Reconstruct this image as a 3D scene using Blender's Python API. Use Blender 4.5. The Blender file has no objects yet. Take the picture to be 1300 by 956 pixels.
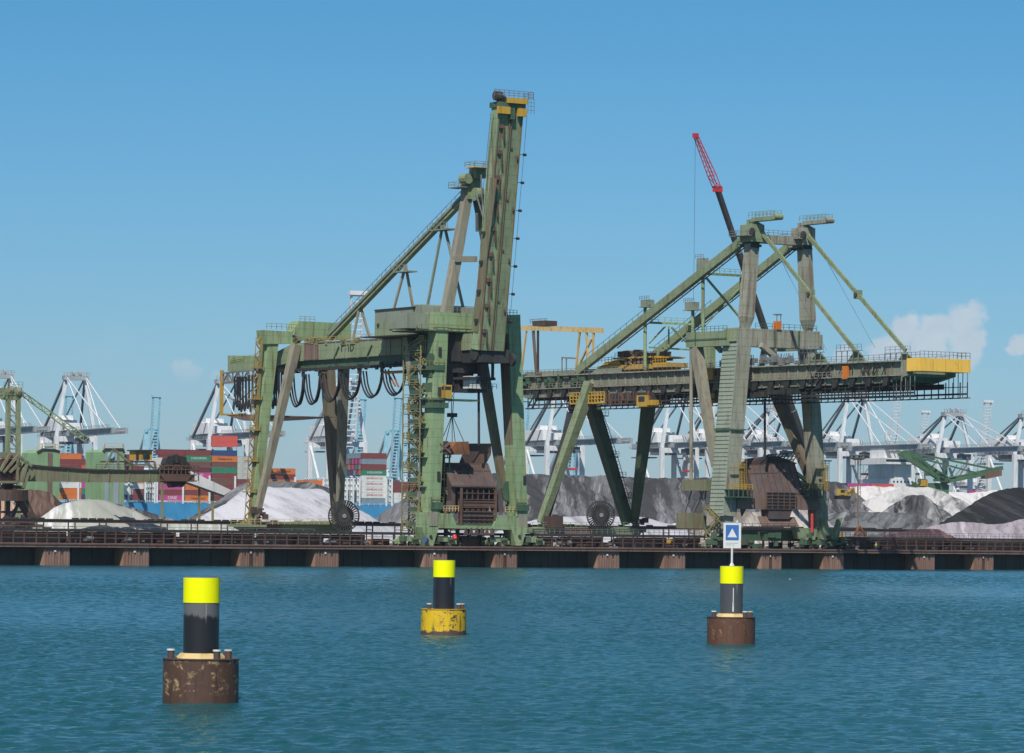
import bpy, math, random
from mathutils import Vector, Matrix
random.seed(7)
R=math.radians
# ---------------------------------------------------------------- survey of the place
# telephoto view, eye 8.5 m over the water; the quay runs 35 degrees off the picture plane.
F=5140.0; H=8.5; Y0=920.0; PH=R(35); RO=0.0111
CP,SP=math.cos(PH),math.sin(PH)
def q(x,y,t=None,s=None,z=None):
    """surveyed bearing (photo pixel) met with a known plane -> quay coordinates (s along quay, t inland, z up)"""
    a=x-650; b=y-673; C=math.cos(RO); S=math.sin(RO)
    u=(a*C+b*S)/F; v=(a*S-b*C)/F
    if t is not None: Y=(t+Y0*CP)/(CP-u*SP)
    elif s is not None: Y=(s+Y0*SP)/(u*CP+SP)
    else: Y=(z-H)/v
    X=u*Y
    return Vector((X*CP+(Y-Y0)*SP, -X*SP+(Y-Y0)*CP, H+v*Y))
def world(s,t,z): return Vector((s*CP-t*SP, Y0+s*SP+t*CP, z))
SC=bpy.context.scene; COL=SC.collection

# ---------------------------------------------------------------- materials
MATS={}
def nodes(name):
    m=bpy.data.materials.new(name); m.use_nodes=True
    nt=m.node_tree; b=nt.nodes['Principled BSDF']
    return m,nt,b
def N(nt,kind,**kw):
    n=nt.nodes.new(kind)
    for k,v in kw.items():
        if k in n.inputs: n.inputs[k].default_value=v
        else: setattr(n,k,v)
    return n
def L(nt,a,b): nt.links.new(a,b)
def c4(c): return (c[0],c[1],c[2],1)
def mixc(nt,f,a,b):
    n=nt.nodes.new('ShaderNodeMix'); n.data_type='RGBA'
    for i,v in ((6,a),(7,b)):
        if isinstance(v,tuple): n.inputs[i].default_value=c4(v)
        else: L(nt,v,n.inputs[i])
    if isinstance(f,(int,float)): n.inputs[0].default_value=f
    else: L(nt,f,n.inputs[0])
    return n.outputs[2]
def ramp(nt,src,lo,hi):
    n=nt.nodes.new('ShaderNodeMapRange'); n.interpolation_type='SMOOTHSTEP'
    n.inputs[1].default_value=lo; n.inputs[2].default_value=hi
    L(nt,src,n.inputs[0]); return n.outputs[0]
def noise(nt,scale=(1,1,1),sc=1.0,detail=4,coord='Object',rough=.55,rot=(0,0,0),dist=0):
    tc=nt.nodes.new('ShaderNodeTexCoord'); mp=nt.nodes.new('ShaderNodeMapping')
    mp.vector_type='TEXTURE' if any(rot) else 'POINT'; mp.inputs['Scale'].default_value=tuple(1/x for x in scale) if any(rot) else scale; mp.inputs['Rotation'].default_value=rot
    L(nt,tc.outputs[coord],mp.inputs['Vector'])
    n=nt.nodes.new('ShaderNodeTexNoise'); n.inputs['Scale'].default_value=sc; n.inputs['Detail'].default_value=detail
    n.inputs['Roughness'].default_value=rough; n.inputs['Distortion'].default_value=dist
    L(nt,mp.outputs[0],n.inputs['Vector']); return n.outputs['Fac']
def steel(name,col,fade=None,rust=.3,rough=.6,rustcol=(.10,.045,.025),big=.12,seams=0):
    """painted, weathered steel: faded patches, grime and vertical rust runs"""
    if name in MATS: return MATS[name]
    m,nt,b=nodes(name); fade=fade or tuple(min(1,c*1.25+.02) for c in col)
    c=mixc(nt,ramp(nt,noise(nt,(1,1,1),big,5),.35,.65),col,fade)
    grime=tuple(x*.5 for x in col)
    c=mixc(nt,ramp(nt,noise(nt,(1,1,.10),1.1,7,rough=.68),.50,.78),c,grime)
    c=mixc(nt,ramp(nt,noise(nt,(1,1,.8),.45,6,rough=.7),.56,.80),c,tuple(x*.7 for x in col))
    if seams:
        w=N(nt,'ShaderNodeTexWave',wave_type='BANDS',bands_direction='Z'); w.inputs['Scale'].default_value=seams
        tc=nt.nodes.new('ShaderNodeTexCoord'); L(nt,tc.outputs['Object'],w.inputs['Vector'])
        g5=N(nt,'ShaderNodeMath',operation='MULTIPLY'); L(nt,ramp(nt,w.outputs['Fac'],.985,1.0),g5.inputs[0]); g5.inputs[1].default_value=.6; c=mixc(nt,g5.outputs[0],c,grime)
    if rust>0:
        r1=ramp(nt,noise(nt,(1.3,1.3,.10),.75,7,rough=.7),.61-.3*rust,.73-.24*rust)
        rc=mixc(nt,noise(nt,(1,1,1),3,3),rustcol,tuple(x*1.9 for x in rustcol))
        mm=N(nt,'ShaderNodeMath',operation='MULTIPLY'); L(nt,r1,mm.inputs[0]); mm.inputs[1].default_value=min(1,.45+rust*.5)
        c=mixc(nt,mm.outputs[0],c,rc)
    L(nt,c,b.inputs['Base Color']); b.inputs['Roughness'].default_value=rough
    bp=N(nt,'ShaderNodeBump'); bp.inputs['Strength'].default_value=.25; bp.inputs['Distance'].default_value=.05
    L(nt,noise(nt,(1,1,.6),2.2,4),bp.inputs['Height']); L(nt,bp.outputs[0],b.inputs['Normal'])
    MATS[name]=m; return m
def heap(name,col,col2,dust=None,damt=.5,ang=0.6,scale=.05,streak=.25,low=None,dk=.45):
    """loose bulk cargo: gullies and dust running down the slope"""
    m,nt,b=nodes(name)
    n1=noise(nt,(1,1,1),scale,6,rough=.6)
    c=mixc(nt,ramp(nt,n1,.35,.65),col,col2)
    st=noise(nt,(streak*2.2,.04,.05),1.0,7,rot=(0,ang,0),rough=.7)
    c=mixc(nt,ramp(nt,st,.47,.60),c,tuple(x*dk for x in col))
    st3=noise(nt,(streak*1.8,.03,.03),1.3,7,rot=(0,ang*.9,0),rough=.72)
    c=mixc(nt,ramp(nt,st3,.50,.66),c,tuple(min(.62,x*1.7) for x in col2))
    st2=noise(nt,(.11,.015,.015),1.0,6,rot=(0,ang,0),rough=.62)
    c=mixc(nt,ramp(nt,st2,.49,.57),c,tuple(x*(dk+.05) for x in col))
    if low:
        tcx=nt.nodes.new('ShaderNodeTexCoord'); sp=nt.nodes.new('ShaderNodeSeparateXYZ'); L(nt,tcx.outputs['Object'],sp.inputs[0])
        dz_=N(nt,'ShaderNodeMath',operation='MULTIPLY_ADD'); L(nt,noise(nt,(.3,.04,.06),1.0,9,rot=(0,ang,0),rough=.74),dz_.inputs[0]); dz_.inputs[1].default_value=-16; L(nt,sp.outputs[2],dz_.inputs[2])
        c=mixc(nt,ramp(nt,dz_.outputs[0],low+2.0,low-3.5),c,(.40,.40,.42))
    if dust:
        d=noise(nt,(.11,.03,.03),1.0,9,rot=(0,ang,0),rough=.74,dist=.6)
        c=mixc(nt,ramp(nt,d,.62-damt*.4,.74-damt*.3),c,dust)
    fine=noise(nt,(1,1,1),.9,5)
    c=mixc(nt,ramp(nt,fine,.5,1.1),c,tuple(x*.75 for x in (dust or col)) if damt>.8 else col2)
    L(nt,c,b.inputs['Base Color']); b.inputs['Roughness'].default_value=.95
    b.inputs['Specular IOR Level'].default_value=.15
    bp=N(nt,'ShaderNodeBump'); bp.inputs['Strength'].default_value=.35; bp.inputs['Distance'].default_value=.5
    L(nt,noise(nt,(1,1,1),.35,7,rough=.65),bp.inputs['Height']); L(nt,bp.outputs[0],b.inputs['Normal'])
    return m
M={}
def S(k,*a,**kw): M[k]=steel(k,*a,**kw)
S('green',(.225,.325,.16),(.28,.375,.20),rust=.34,seams=.16)
S('green_old',(.20,.25,.14),(.25,.30,.175),rust=.26,seams=.16)
S('green_dark',(.05,.10,.06),(.08,.14,.08),rust=.3)
S('green_grey',(.275,.275,.205),(.33,.33,.255),rust=.42,seams=.16)
S('green_rusty',(.175,.195,.115),(.215,.235,.14),rust=.5,rustcol=(.13,.07,.045))
S('casing',(.29,.33,.255),(.34,.37,.29),rust=.12)
S('girder_grey',(.20,.215,.155),(.25,.26,.195),rust=.42)
S('tan_grey',(.25,.24,.18),(.31,.285,.21),rust=.3)
S('boom_green',(.23,.32,.18),(.30,.385,.22),rust=.52,seams=.1)
S('boom_edge',(.16,.18,.10),(.20,.22,.13),rust=.6,rustcol=(.13,.06,.035))
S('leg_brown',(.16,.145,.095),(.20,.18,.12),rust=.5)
S('dark_steel',(.028,.03,.03),(.045,.045,.042),rust=.2)
S('grey_steel',(.16,.165,.16),(.22,.22,.21),rust=.2)
S('sts_house',(.72,.725,.72),(.80,.80,.79),rust=0)
S('pier_sunlit_side',(.34,.18,.11),(.42,.25,.17),rust=.25,rustcol=(.2,.1,.06))  # paler than the pier fronts: sunlight on the side faces put into the colour
S('house_grey',(.205,.235,.175),(.26,.285,.215),rust=.08)
S('rust',(.11,.065,.05),(.15,.095,.072),rust=.4)
S('rust_dark',(.07,.046,.04),(.085,.058,.047),rust=.35)
S('rust_pink',(.16,.105,.085),(.21,.14,.11),rust=.3)
S('hopper',(.068,.054,.054),(.115,.096,.094),rust=.5)
S('grab_rust',(.30,.12,.04),(.16,.07,.03),rust=.3,rustcol=(.07,.03,.02))
S('yellow',(.55,.33,.03),(.48,.30,.05),rust=.3)
S('yellow_dull',(.40,.27,.05),(.30,.22,.06),rust=.4)
S('yellow_pale',(.58,.42,.17),(.62,.46,.22),rust=.25)
S('yellow_olive',(.27,.245,.10),(.20,.20,.10),rust=.35)
S('tip_yellow',(.90,.53,.08),(.92,.56,.10),rust=.02)
S('white_paint',(.62,.62,.60),(.72,.72,.70),rust=.05)
S('crane_white',(.62,.64,.65),(.70,.715,.72),rust=.02)
S('crane_grey',(.30,.32,.33),(.37,.39,.40),rust=.02)
S('crane_dark',(.10,.12,.14),(.14,.16,.18),rust=.02)
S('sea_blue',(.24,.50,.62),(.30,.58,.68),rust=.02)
S('hull_blue',(.035,.22,.42),(.05,.26,.46),rust=.03)
S('red',(.50,.03,.035),(.6,.06,.06),rust=.05)
S('blue',(.03,.12,.38),(.04,.17,.45),rust=.05)
S('drum_blue',(.04,.09,.20),(.05,.11,.25),rust=.3)
S('black_rubber',(.015,.015,.017),(.03,.03,.03),rust=0,rough=.5)
S('glass',(.02,.03,.035),(.03,.04,.05),rust=0,rough=.12)
S('hivis',(.55,.65,.05),(.6,.7,.08),rust=0)
S('orange',(.60,.16,.02),(.66,.2,.03),rust=.05)
S('silo_green',(.20,.33,.17),(.24,.38,.20),rust=.08)
S('silo_band',(.28,.34,.38),(.33,.38,.42),rust=.08)
S('stacker_green',(.06,.14,.075),(.09,.185,.10),rust=.05)
S('quay_brown',(.21,.12,.09),(.29,.185,.145),rust=.45,rustcol=(.14,.065,.035))
S('quay_beam',(.23,.14,.11),(.25,.16,.13),rust=.4)
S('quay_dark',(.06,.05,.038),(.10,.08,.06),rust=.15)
S('wall_brown',(.21,.13,.105),(.27,.18,.15),rust=.3)

# ---------------------------------------------------------------- mesh builder (quay coordinates)
class MB:
    def __init__(s): s.v=[]; s.f=[]; s.st=[]
    def add(s,vs,fs):
        n=len(s.v); s.st.append((n,len(s.f))); s.v+= [Vector(v) for v in vs]; s.f+=[tuple(i+n for i in f) for f in fs]; return s
    def box(s,a,b):
        x0,x1=sorted((a[0],b[0])); y0,y1=sorted((a[1],b[1])); z0,z1=sorted((a[2],b[2]))
        vs=[(x,y,z) for z in (z0,z1) for y in (y0,y1) for x in (x0,x1)]
        return s.add(vs,[(0,2,3,1),(4,5,7,6),(0,1,5,4),(1,3,7,5),(3,2,6,7),(2,0,4,6)])
    def cbox(s,c,d): return s.box((c[0]-d[0]/2,c[1]-d[1]/2,c[2]-d[2]/2),(c[0]+d[0]/2,c[1]+d[1]/2,c[2]+d[2]/2))
    def bar(s,P,Q,w,h=None,w2=None,h2=None,side=(1,0,0)):
        P=Vector(P);Q=Vector(Q);h=h or w; w2=w2 or w; h2=h2 or (h if w2==w else h*w2/w)
        d=(Q-P)
        if d.length<1e-6: return s
        d.normalize(); a=Vector(side); a=a-d*a.dot(d)
        if a.length<.05:
            a=Vector((0,1,0)); a=a-d*a.dot(d)
        a.normalize(); b=d.cross(a)
        vs=[]
        for c,ww,hh in ((P,w,h),(Q,w2,h2)):
            for i,j in ((-1,-1),(1,-1),(1,1),(-1,1)): vs.append(c+a*i*ww/2+b*j*hh/2)
        return s.add(vs,[(3,2,1,0),(4,5,6,7),(0,1,5,4),(1,2,6,5),(2,3,7,6),(3,0,4,7)])
    def cyl(s,P,Q,r,r2=None,n=12,cap=True):
        P=Vector(P);Q=Vector(Q);r2=r if r2 is None else r2
        d=(Q-P).normalized(); a=Vector((1,0,0)) if abs(d.x)<.9 else Vector((0,1,0)); a=(a-d*a.dot(d)).normalized(); b=d.cross(a)
        vs=[]
        for c,rr in ((P,r),(Q,r2)):
            for i in range(n):
                g=2*math.pi*i/n; vs.append(c+(a*math.cos(g)+b*math.sin(g))*rr)
        fs=[(i,(i+1)%n,n+(i+1)%n,n+i) for i in range(n)]
        if cap: fs+=[tuple(reversed(range(n))),tuple(range(n,2*n))]
        return s.add(vs,fs)
    def tube(s,pts,r,n=6):
        for a,b in zip(pts,pts[1:]): s.cyl(a,b,r,n=n,cap=True)
        return s
    def prism(s,pts,ext):
        """closed polygon (3d points) pushed along ext"""
        pts=[Vector(p) for p in pts]; n=len(pts); e=Vector(ext)
        nor=Vector((0,0,0))
        for i in range(n): nor+=pts[i].cross(pts[(i+1)%n])
        if nor.dot(e)>0: pts.reverse()
        fs=[tuple(range(n)),tuple(reversed(range(n,2*n)))]+[(i,n+i,n+(i+1)%n,(i+1)%n) for i in range(n)]
        return s.add(pts+[p+e for p in pts],fs)
    def ps(s,px,s0,s1): return s.prism([q(x,y,s=s0) for x,y in px],(s1-s0,0,0))
    def pt(s,px,t0,t1): return s.prism([q(x,y,t=t0) for x,y in px],(0,t1-t0,0))
    def rail(s,pts,h=1.15,step=1.8,r=.09,rails=2):
        pts=[Vector(p) for p in pts]
        for a,b in zip(pts,pts[1:]):
            n=max(1,int((b-a).length/step))
            for i in range(n+1):
                c=a.lerp(b,i/n); s.bar(c,c+Vector((0,0,h)),r)
            for k in range(rails):
                z=Vector((0,0,h*(1-k/rails))); s.bar(a+z,b+z,r,side=(0,0,1))
        return s
    def truss(s,A,B,C,D,n,w=.15):
        """lattice between chords A-B and C-D"""
        A,B,C,D=map(Vector,(A,B,C,D)); s.bar(A,B,w*1.5); s.bar(C,D,w*1.5)
        for i in range(n+1):
            s.bar(A.lerp(B,i/n),C.lerp(D,i/n),w)
            if i<n: s.bar(*((A.lerp(B,i/n),C.lerp(D,(i+1)/n)) if i%2 else (C.lerp(D,i/n),A.lerp(B,(i+1)/n))),w)
        return s
    def mesh(s,name,org):
        me=bpy.data.meshes.new(name); o=Vector(org)
        me.from_pydata([v-o for v in s.v],[],s.f); me.update(); return me
def tag(o,label=None,cat=None,group=None,kind=None):
    if label: o['label']=label
    if cat: o['category']=cat
    if group: o['group']=group
    if kind: o['kind']=kind
    return o
def thing(name,org,label,cat,group=None,rot=None):
    o=bpy.data.objects.new(name,None); COL.objects.link(o); o.location=world(*org)
    o.rotation_euler=(0,0,PH if rot is None else rot); o.empty_display_size=.5
    tag(o,label,cat,group); o['_o']=list(org); return o
SPLIT={'drive_motor','ladder_tower_','weld','wall_panel','access_door','mooring_slot','boom_bracket','side_plate','vertical_duct','buffer','sheave','column','gantry_leg','track_beam','bunker_opening','tip_panel_seam','stay_bracing','landing','boom_hinge','trolley_gear','machinery','beam_seam','beam_stiffener','window_row','festoon_trolley','cross_tie','hanger','boom','girder','service_walkway','machine_house_','backstay','forestay','rail_clamp','band','hoist_rope','chute_side','discharge_chute','track','door','radar_mast','lift_frame','cross_beam','trolley_deck','trolley_rope','boom_rail','maintenance_stay','lower_gear','pylon_frame','undercarriage','boom_frame','hanger_post','trestle'}
def part(name,mb,mat,root,parent=None,label=None,kind=None):
    if name in SPLIT and len(mb.st)>1 and kind is None:
        first=None; en=mb.st[1:]+[(len(mb.v),len(mb.f))]
        for (v0,f0),(v1,f1) in zip(mb.st,en):
            m2=MB(); m2.v=mb.v[v0:v1]; m2.f=[tuple(i-v0 for i in f) for f in mb.f[f0:f1]]; m2.st=[(0,0)]
            o=part(name,m2,mat,root,parent,label); first=first or o
        return first
    me=mb.mesh(name,root['_o']); me.materials.append(mat)
    o=bpy.data.objects.new(name,me); COL.objects.link(o); o.parent=parent or root
    if label: o['label']=label
    if kind: o['kind']=kind
    return o
def solo(name,mb,mat,org,label=None,cat=None,group=None,kind=None,rot=None):
    me=mb.mesh(name,org); me.materials.append(mat)
    o=bpy.data.objects.new(name,me); COL.objects.link(o); o.location=world(*org); o.rotation_euler=(0,0,PH if rot is None else rot)
    return tag(o,label,cat,group,kind)
def smooth(o):
    for p in o.data.polygons: p.use_smooth=True
def dup(root,loc,label=None,group=None,rot=None):
    r=root.copy(); COL.objects.link(r); r.location=loc
    if rot is not None: r.rotation_euler=(0,0,rot)
    if label: r['label']=label
    if group: r['group']=group
    def kids(a,b):
        for ch in list(a.children):
            c=ch.copy(); COL.objects.link(c); c.parent=b; kids(ch,c)
    kids(root,r); return r
def text_obj(name,txt,size,pos,mat,root,rotz=0.0,parent=None,thick=.02,frame='sea'):
    """lettering as real thin geometry; frame 'sea' = facing the water, 'left' = facing -s"""
    cu=bpy.data.curves.new(name,'FONT'); cu.body=txt; cu.size=size; cu.align_x='CENTER'; cu.align_y='CENTER'; cu.extrude=thick; cu.resolution_u=2
    t=bpy.data.objects.new(name,cu); COL.objects.link(t)
    dg=bpy.context.evaluated_depsgraph_get(); me=bpy.data.meshes.new_from_object(t.evaluated_get(dg))
    bpy.data.objects.remove(t)
    rot=Matrix.Rotation(R(90),4,'X')
    if frame=='left': rot=Matrix.Rotation(R(-90),4,'Z')@rot
    me.transform(Matrix.Translation(Vector(pos)-Vector(root['_o']))@rot)
    me.materials.clear(); me.materials.append(mat)
    o=bpy.data.objects.new(name,me); COL.objects.link(o); o.parent=parent or root; return o

# ================================================================ SETTING
def sheet(name,x0,x1,y0,y1,z,mat,rot=0,nx=1,ny=1,loc=(0,0,0)):
    vs=[];fs=[]
    for j in range(ny+1):
        for i in range(nx+1): vs.append((x0+(x1-x0)*i/nx,y0+(y1-y0)*j/ny,z))
    for j in range(ny):
        for i in range(nx): a=j*(nx+1)+i; fs.append((a,a+1,a+nx+2,a+nx+1))
    me=bpy.data.meshes.new(name); me.from_pydata(vs,[],fs); me.materials.append(mat)
    o=bpy.data.objects.new(name,me); COL.objects.link(o); o.location=loc; o.rotation_euler=(0,0,rot); return o
# water: real wind waves near by, flat with ripples further out
m,nt,b=nodes('harbour_water')
c=mixc(nt,ramp(nt,noise(nt,(.02,.006,1),1,3),.35,.65),(.008,.078,.090),(.011,.092,.106))
L(nt,c,b.inputs['Base Color']); b.inputs['Roughness'].default_value=.14; b.inputs['IOR'].default_value=1.33; b.inputs['Specular IOR Level'].default_value=.36
h1=noise(nt,(1.0,.45,1),2.6,4,rough=.68,rot=(0,0,.15))
bp=N(nt,'ShaderNodeBump'); bp.inputs['Strength'].default_value=1.0; bp.inputs['Distance'].default_value=.13
L(nt,h1,bp.inputs['Height']); L(nt,bp.outputs[0],b.inputs['Normal'])
import numpy as np
rs=np.random.RandomState(3); WV=[]
for i in range(64):
    lam=.55*(5.5**(rs.rand()**1.2)); th=rs.normal(0.2,.6); k_=2*math.pi/lam
    WV.append((k_*math.sin(th),k_*math.cos(th),rs.rand()*6.28,.0075*lam**.55))
def wave_sheet(x0,x1,y0,y1,d):
    nx=int((x1-x0)/d); ny=int((y1-y0)/d); X,Yg=np.meshgrid(np.linspace(x0,x1,nx+1),np.linspace(y0,y1,ny+1)); Z=np.zeros_like(X)
    for a,b_,p,am in WV: ph_=a*X+b_*Yg+p; Z+=am*(np.sin(ph_)+.25*np.sin(2*ph_+.6))
    Z*=np.clip(np.minimum(np.minimum(X-x0,x1-X),Yg-135)/3.0,0,1)
    Z*=(.75+.35*np.sin(X*.021+.4*np.sin(Yg*.03))*np.sin(Yg*.017+1))
    co_=np.stack([X,Yg,Z],-1).reshape(-1,3); idx=np.arange((nx+1)*(ny+1)).reshape(ny+1,nx+1)
    f=np.stack([idx[:-1,:-1],idx[:-1,1:],idx[1:,1:],idx[1:,:-1]],-1).reshape(-1,4)
    WP.append((co_,f))
WP=[]
wave_sheet(-125,125,135,331,.29); wave_sheet(-165,165,330,561,.42); wave_sheet(-290,290,560,1060,.72)
for x0,x1,y0,y1 in ((-30000,30000,-2000,135),(-30000,-125,135,330),(125,30000,135,330),(-30000,-165,330,560),(165,30000,330,560),(-30000,-290,560,1060),(290,30000,560,1060),(-30000,30000,1060,60000)):
    WP.append((np.array([(x0,y0,0),(x1,y0,0),(x1,y1,0),(x0,y1,0)],dtype=float),np.array([(0,1,2,3)])))
co_=np.concatenate([p[0] for p in WP]); n_=0; ff=[]
for a,b_ in WP: ff.append(b_+n_); n_+=len(a)
f=np.concatenate(ff)
me=bpy.data.meshes.new('water'); me.vertices.add(len(co_)); me.vertices.foreach_set('co',co_.ravel().astype(np.float32))
me.loops.add(f.size); me.loops.foreach_set('vertex_index',f.ravel().astype(np.int32)); me.polygons.add(len(f))
me.polygons.foreach_set('loop_start',np.arange(0,f.size,4,dtype=np.int32)); me.polygons.foreach_set('use_smooth',np.ones(len(f),dtype=bool)); me.update(calc_edges=True); me.materials.append(m)
o=bpy.data.objects.new('water',me); COL.objects.link(o); o['kind']='structure'

# land: storage yard on this side, container terminal far behind the second basin
m,nt,b=nodes('yard_ground')
c=mixc(nt,ramp(nt,noise(nt,(1,1,1),.03,6),.4,.65),(.16,.14,.125),(.10,.085,.08)); L(nt,c,b.inputs['Base Color']); b.inputs['Roughness'].default_value=.95
YARD=m
g=MB().box((-1500,4.9,-3),(1800,660,4.6)); solo('ground',g,m,(0,0,0),kind='structure')

# quay with piers
qt=thing('quay',(0,0,0),'long rusty brown quay wall on piers at the waterline, under both green unloading cranes','quay')
d=MB().box((-420,-.6,3.85),(520,5.2,4.72)); part('deck_edge',d,M['quay_beam'],qt)
d=MB().box((-420,-.75,4.35),(520,-.6,4.62)); part('fender_rail',d,M['rust'],qt)
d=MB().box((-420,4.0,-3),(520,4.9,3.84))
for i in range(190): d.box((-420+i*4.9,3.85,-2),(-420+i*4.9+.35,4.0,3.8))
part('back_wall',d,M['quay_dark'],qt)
k=0
for base in (-100.9,-72.0):
    for n in range(-6,9):
        s0=base+48.1*n
        if not -330<s0<420: continue
        d=MB().box((s0,0,-3),(s0+6.2,3.9,3.83))
        for i in range(9): d.box((s0+.15+i*.68,-.14,-3),(s0+.45+i*.68,0,3.7))
        p=part('pier',d,M['quay_brown'],qt)
        part('pier_sunlit_side',MB().box((s0-.06,.05,-3),(s0-.003,3.85,3.8)),M['pier_sunlit_side'],qt,p)  # thin plate added so the left face looks sunlit by its lighter colour
        d=MB()
        d.cyl((s0+2.6,-.3,3.0),(s0+2.6,0,3.0),.22,n=10); part('lamp',d,M['white_paint'],qt,p)
        d=MB().box((s0+4.1,-.16,2.3),(s0+4.5,-.14,3.1)); d.box((s0+1.0,-.16,2.5),(s0+1.3,-.14,3.0)); part('mooring_slot',d,M['dark_steel'],qt,p)
        if (k%3)==0:
            d=MB(); 
            for zz in range(9): d.box((s0+2.3,-.3,-.6+zz*.45),(s0+2.9,-.2,-.5+zz*.45))
            d.box((s0+2.25,-.32,-.8),(s0+2.32,-.15,3.6)); d.box((s0+2.9,-.32,-.8),(s0+2.97,-.15,3.6)); part('ladder',d,M['rust_dark'],qt,p)
        k+=1
# bollards along the edge
bol=MB().cyl((0,0,0),(0,0,.5),.22,.2).cyl((0,0,.5),(0,0,.68),.34,.3)
b0=None
for i in range(22):
    s0=-112+i*12.3
    if b0 is None:
        b0=solo('bollard',bol,M['dark_steel'],(0,0,0),'dark iron bollard on the quay edge at the foot of the cranes and walkway','bollard','bollards along the quay edge')
        b0.location=world(s0,.9,4.72)
    else:
        o=b0.copy(); COL.objects.link(o); o.location=world(s0,.9,4.72)

# ================================================================ PIPE / CONVEYOR WALKWAY along the quay
w=thing('conveyor_gallery',(0,9,4.6),'low dark conveyor gallery with a railed walkway running the length of the quay','conveyor')
d=MB().box((-420,8.0,7.15),(520,10.2,7.75)); part('gallery_beam',d,M['dark_steel'],w)
d=MB()
i=-140.0
while i<230: d.box((i,7.9,4.6),(i+.28,8.15,7.15)); i+=2.55+random.random()*.7
part('post',d,M['rust_dark'],w,kind='stuff')
d=MB().box((-150,8.0,5.75),(230,8.12,5.9)); d.box((-150,7.95,6.6),(230,8.1,6.72)); part('pipe',d,M['rust'],w)
d=MB()
d.rail([(-150,7.9,7.75),(-48,7.9,7.75)],h=.5,step=3,r=.08,rails=1); d.rail([(10,7.9,7.75),(60,7.9,7.75)],step=1.5,r=.08); d.rail([(96,7.9,7.75),(190,7.9,7.75)],step=1.45,r=.08)
part('railing',d,M['grey_steel'],w)
d=MB()
for a,bb in ((-150,-109),(-108,-82),(-81,-62),(-61,-44),(-42,-33),(6,19),(21,33),(38,52),(112,190),(100,110),(-9,-2),(54,62)): d.box((a,10.4,4.6),(bb,10.7,7.1))
part('wall_panel',d,M['wall_brown'],w)
d=MB()
for a in [random.uniform(-110,150) for _ in range(60)]:
    ww=random.uniform(.8,3); hh=random.uniform(.5,2.0); d.box((a,8.6,4.6),(a+ww,9.8,4.6+hh))
    if random.random()<.5: d.box((a+.2,8.7,4.6+hh),(a+.5,9.0,7.1))
part('conveyor_drive',d,M['rust_dark'],w,kind='stuff')
d=MB()
for a in [random.uniform(-110,150) for _ in range(34)]:
    ww=random.uniform(.5,1.6); hh=random.uniform(.5,1.7); d.cyl((a,8.4,4.9+hh/2),(a+ww,8.4,4.9+hh/2),hh/3,n=8)
part('roller',d,M['grey_steel'],w,kind='stuff')
# raised landside conveyor on trestles
w=thing('raised_conveyor',(-20,92,4.6),'rust-red raised conveyor on trestles behind the landside crane feet, in front of the pale stockpiles','conveyor')
d=MB().box((-300,91,9.1),(300,93,9.75)); part('conveyor_beam',d,M['rust_pink'],w)
d=MB(); d.box((-300,90.7,9.75),(300,91.0,9.95)); 
for i in range(150): 
    a=-150+i*2.3
    if random.random()<.6: d.box((a,91.2,9.75),(a+1.2,92.6,10.25))
part('idler',d,M['dark_steel'],w,kind='stuff')
for i in range(42):
    a=-140+i*8.4; d=MB().bar((a,91,4.6),(a,91,9.1),.25).bar((a+1.8,91,4.6),(a+1.8,91,9.1),.25).bar((a,91,8.2),(a+1.8,91,8.2),.2)
    part('trestle',d,M['rust_dark'],w)

# ================================================================ STOCKPILES (bulk cargo heaps)
def pile(profile,t0,mat,label,slope=.62,zb=4.6,seed=1,rough=1.0,res=1.4,name='stockpile',cat='stockpile',group=None,width=None,dg=1):
    pts=[q(x,y,t=t0) for x,y in profile]; s0,s1=pts[0].x,pts[-1].x
    rnd=random.Random(seed); ph=[rnd.uniform(0,6.28) for _ in range(8)]
    def hz(s):
        for a,b_ in zip(pts,pts[1:]):
            if a.x<=s<=b_.x:
                f=(s-a.x)/max(1e-6,b_.x-a.x); return a.z+(b_.z-a.z)*f
        return zb
    n0=8; s0e=s0-max(0,(pts[0].z-zb))/slope; s1e=s1+max(0,(pts[-1].z-zb))/slope
    def ridge(s):
        if s<s0: return pts[0].z-(s0-s)*slope
        if s>s1: return pts[-1].z-(s-s1)*slope
        z=0; # small smoothing
        for k_ in (-2,-1,0,1,2): z+=hz(min(max(s+k_*.8,s0),s1))
        return z/5
    zm=max(p.z for p in pts); hw=(zm-zb)/slope+3
    if width: hw=width
    ns=max(8,int((s1e-s0e)/res)); ntt=max(8,int(2*hw/res)); vs=[];fs=[]
    for j in range(ntt+1):
        tt=-hw+2*hw*j/ntt
        for i in range(ns+1):
            s=s0e+(s1e-s0e)*i/ns
            wob=rough*(1.2*math.sin(s*.11+ph[0])+.7*math.sin(s*.27+ph[1])+.35*math.sin(s*.61+ph[2]))
            z=ridge(s)-max(0,abs(tt+wob*.6*min(1,abs(tt)/6)))*slope
            g_=rough*(.36*math.sin(.8*s+dg*.62*tt+ph[3])*(1+.5*math.sin(s*.19))+.24*math.sin(1.9*s+dg*1.3*tt+ph[4])+.2*math.sin(s*.45-tt*.3+ph[5])+.12*rnd.uniform(-1,1))
            z+=g_*min(1,abs(tt)/5+.25)
            vs.append((s-s0,tt,max(z,zb-.3)-zb))
    for j in range(ntt):
        for i in range(ns): a=j*(ns+1)+i; fs.append((a,a+1,a+ns+2,a+ns+1))
    me=bpy.data.meshes.new(name); me.from_pydata(vs,[],fs); me.materials.append(mat)
    o=bpy.data.objects.new(name,me); COL.objects.link(o); o.location=world(s0,t0,zb); o.rotation_euler=(0,0,PH); smooth(o)
    return tag(o,label,cat,group)
white=heap('ore_white',(.38,.39,.345),(.45,.46,.41),None,0,scale=.08,dk=.82)
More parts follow.
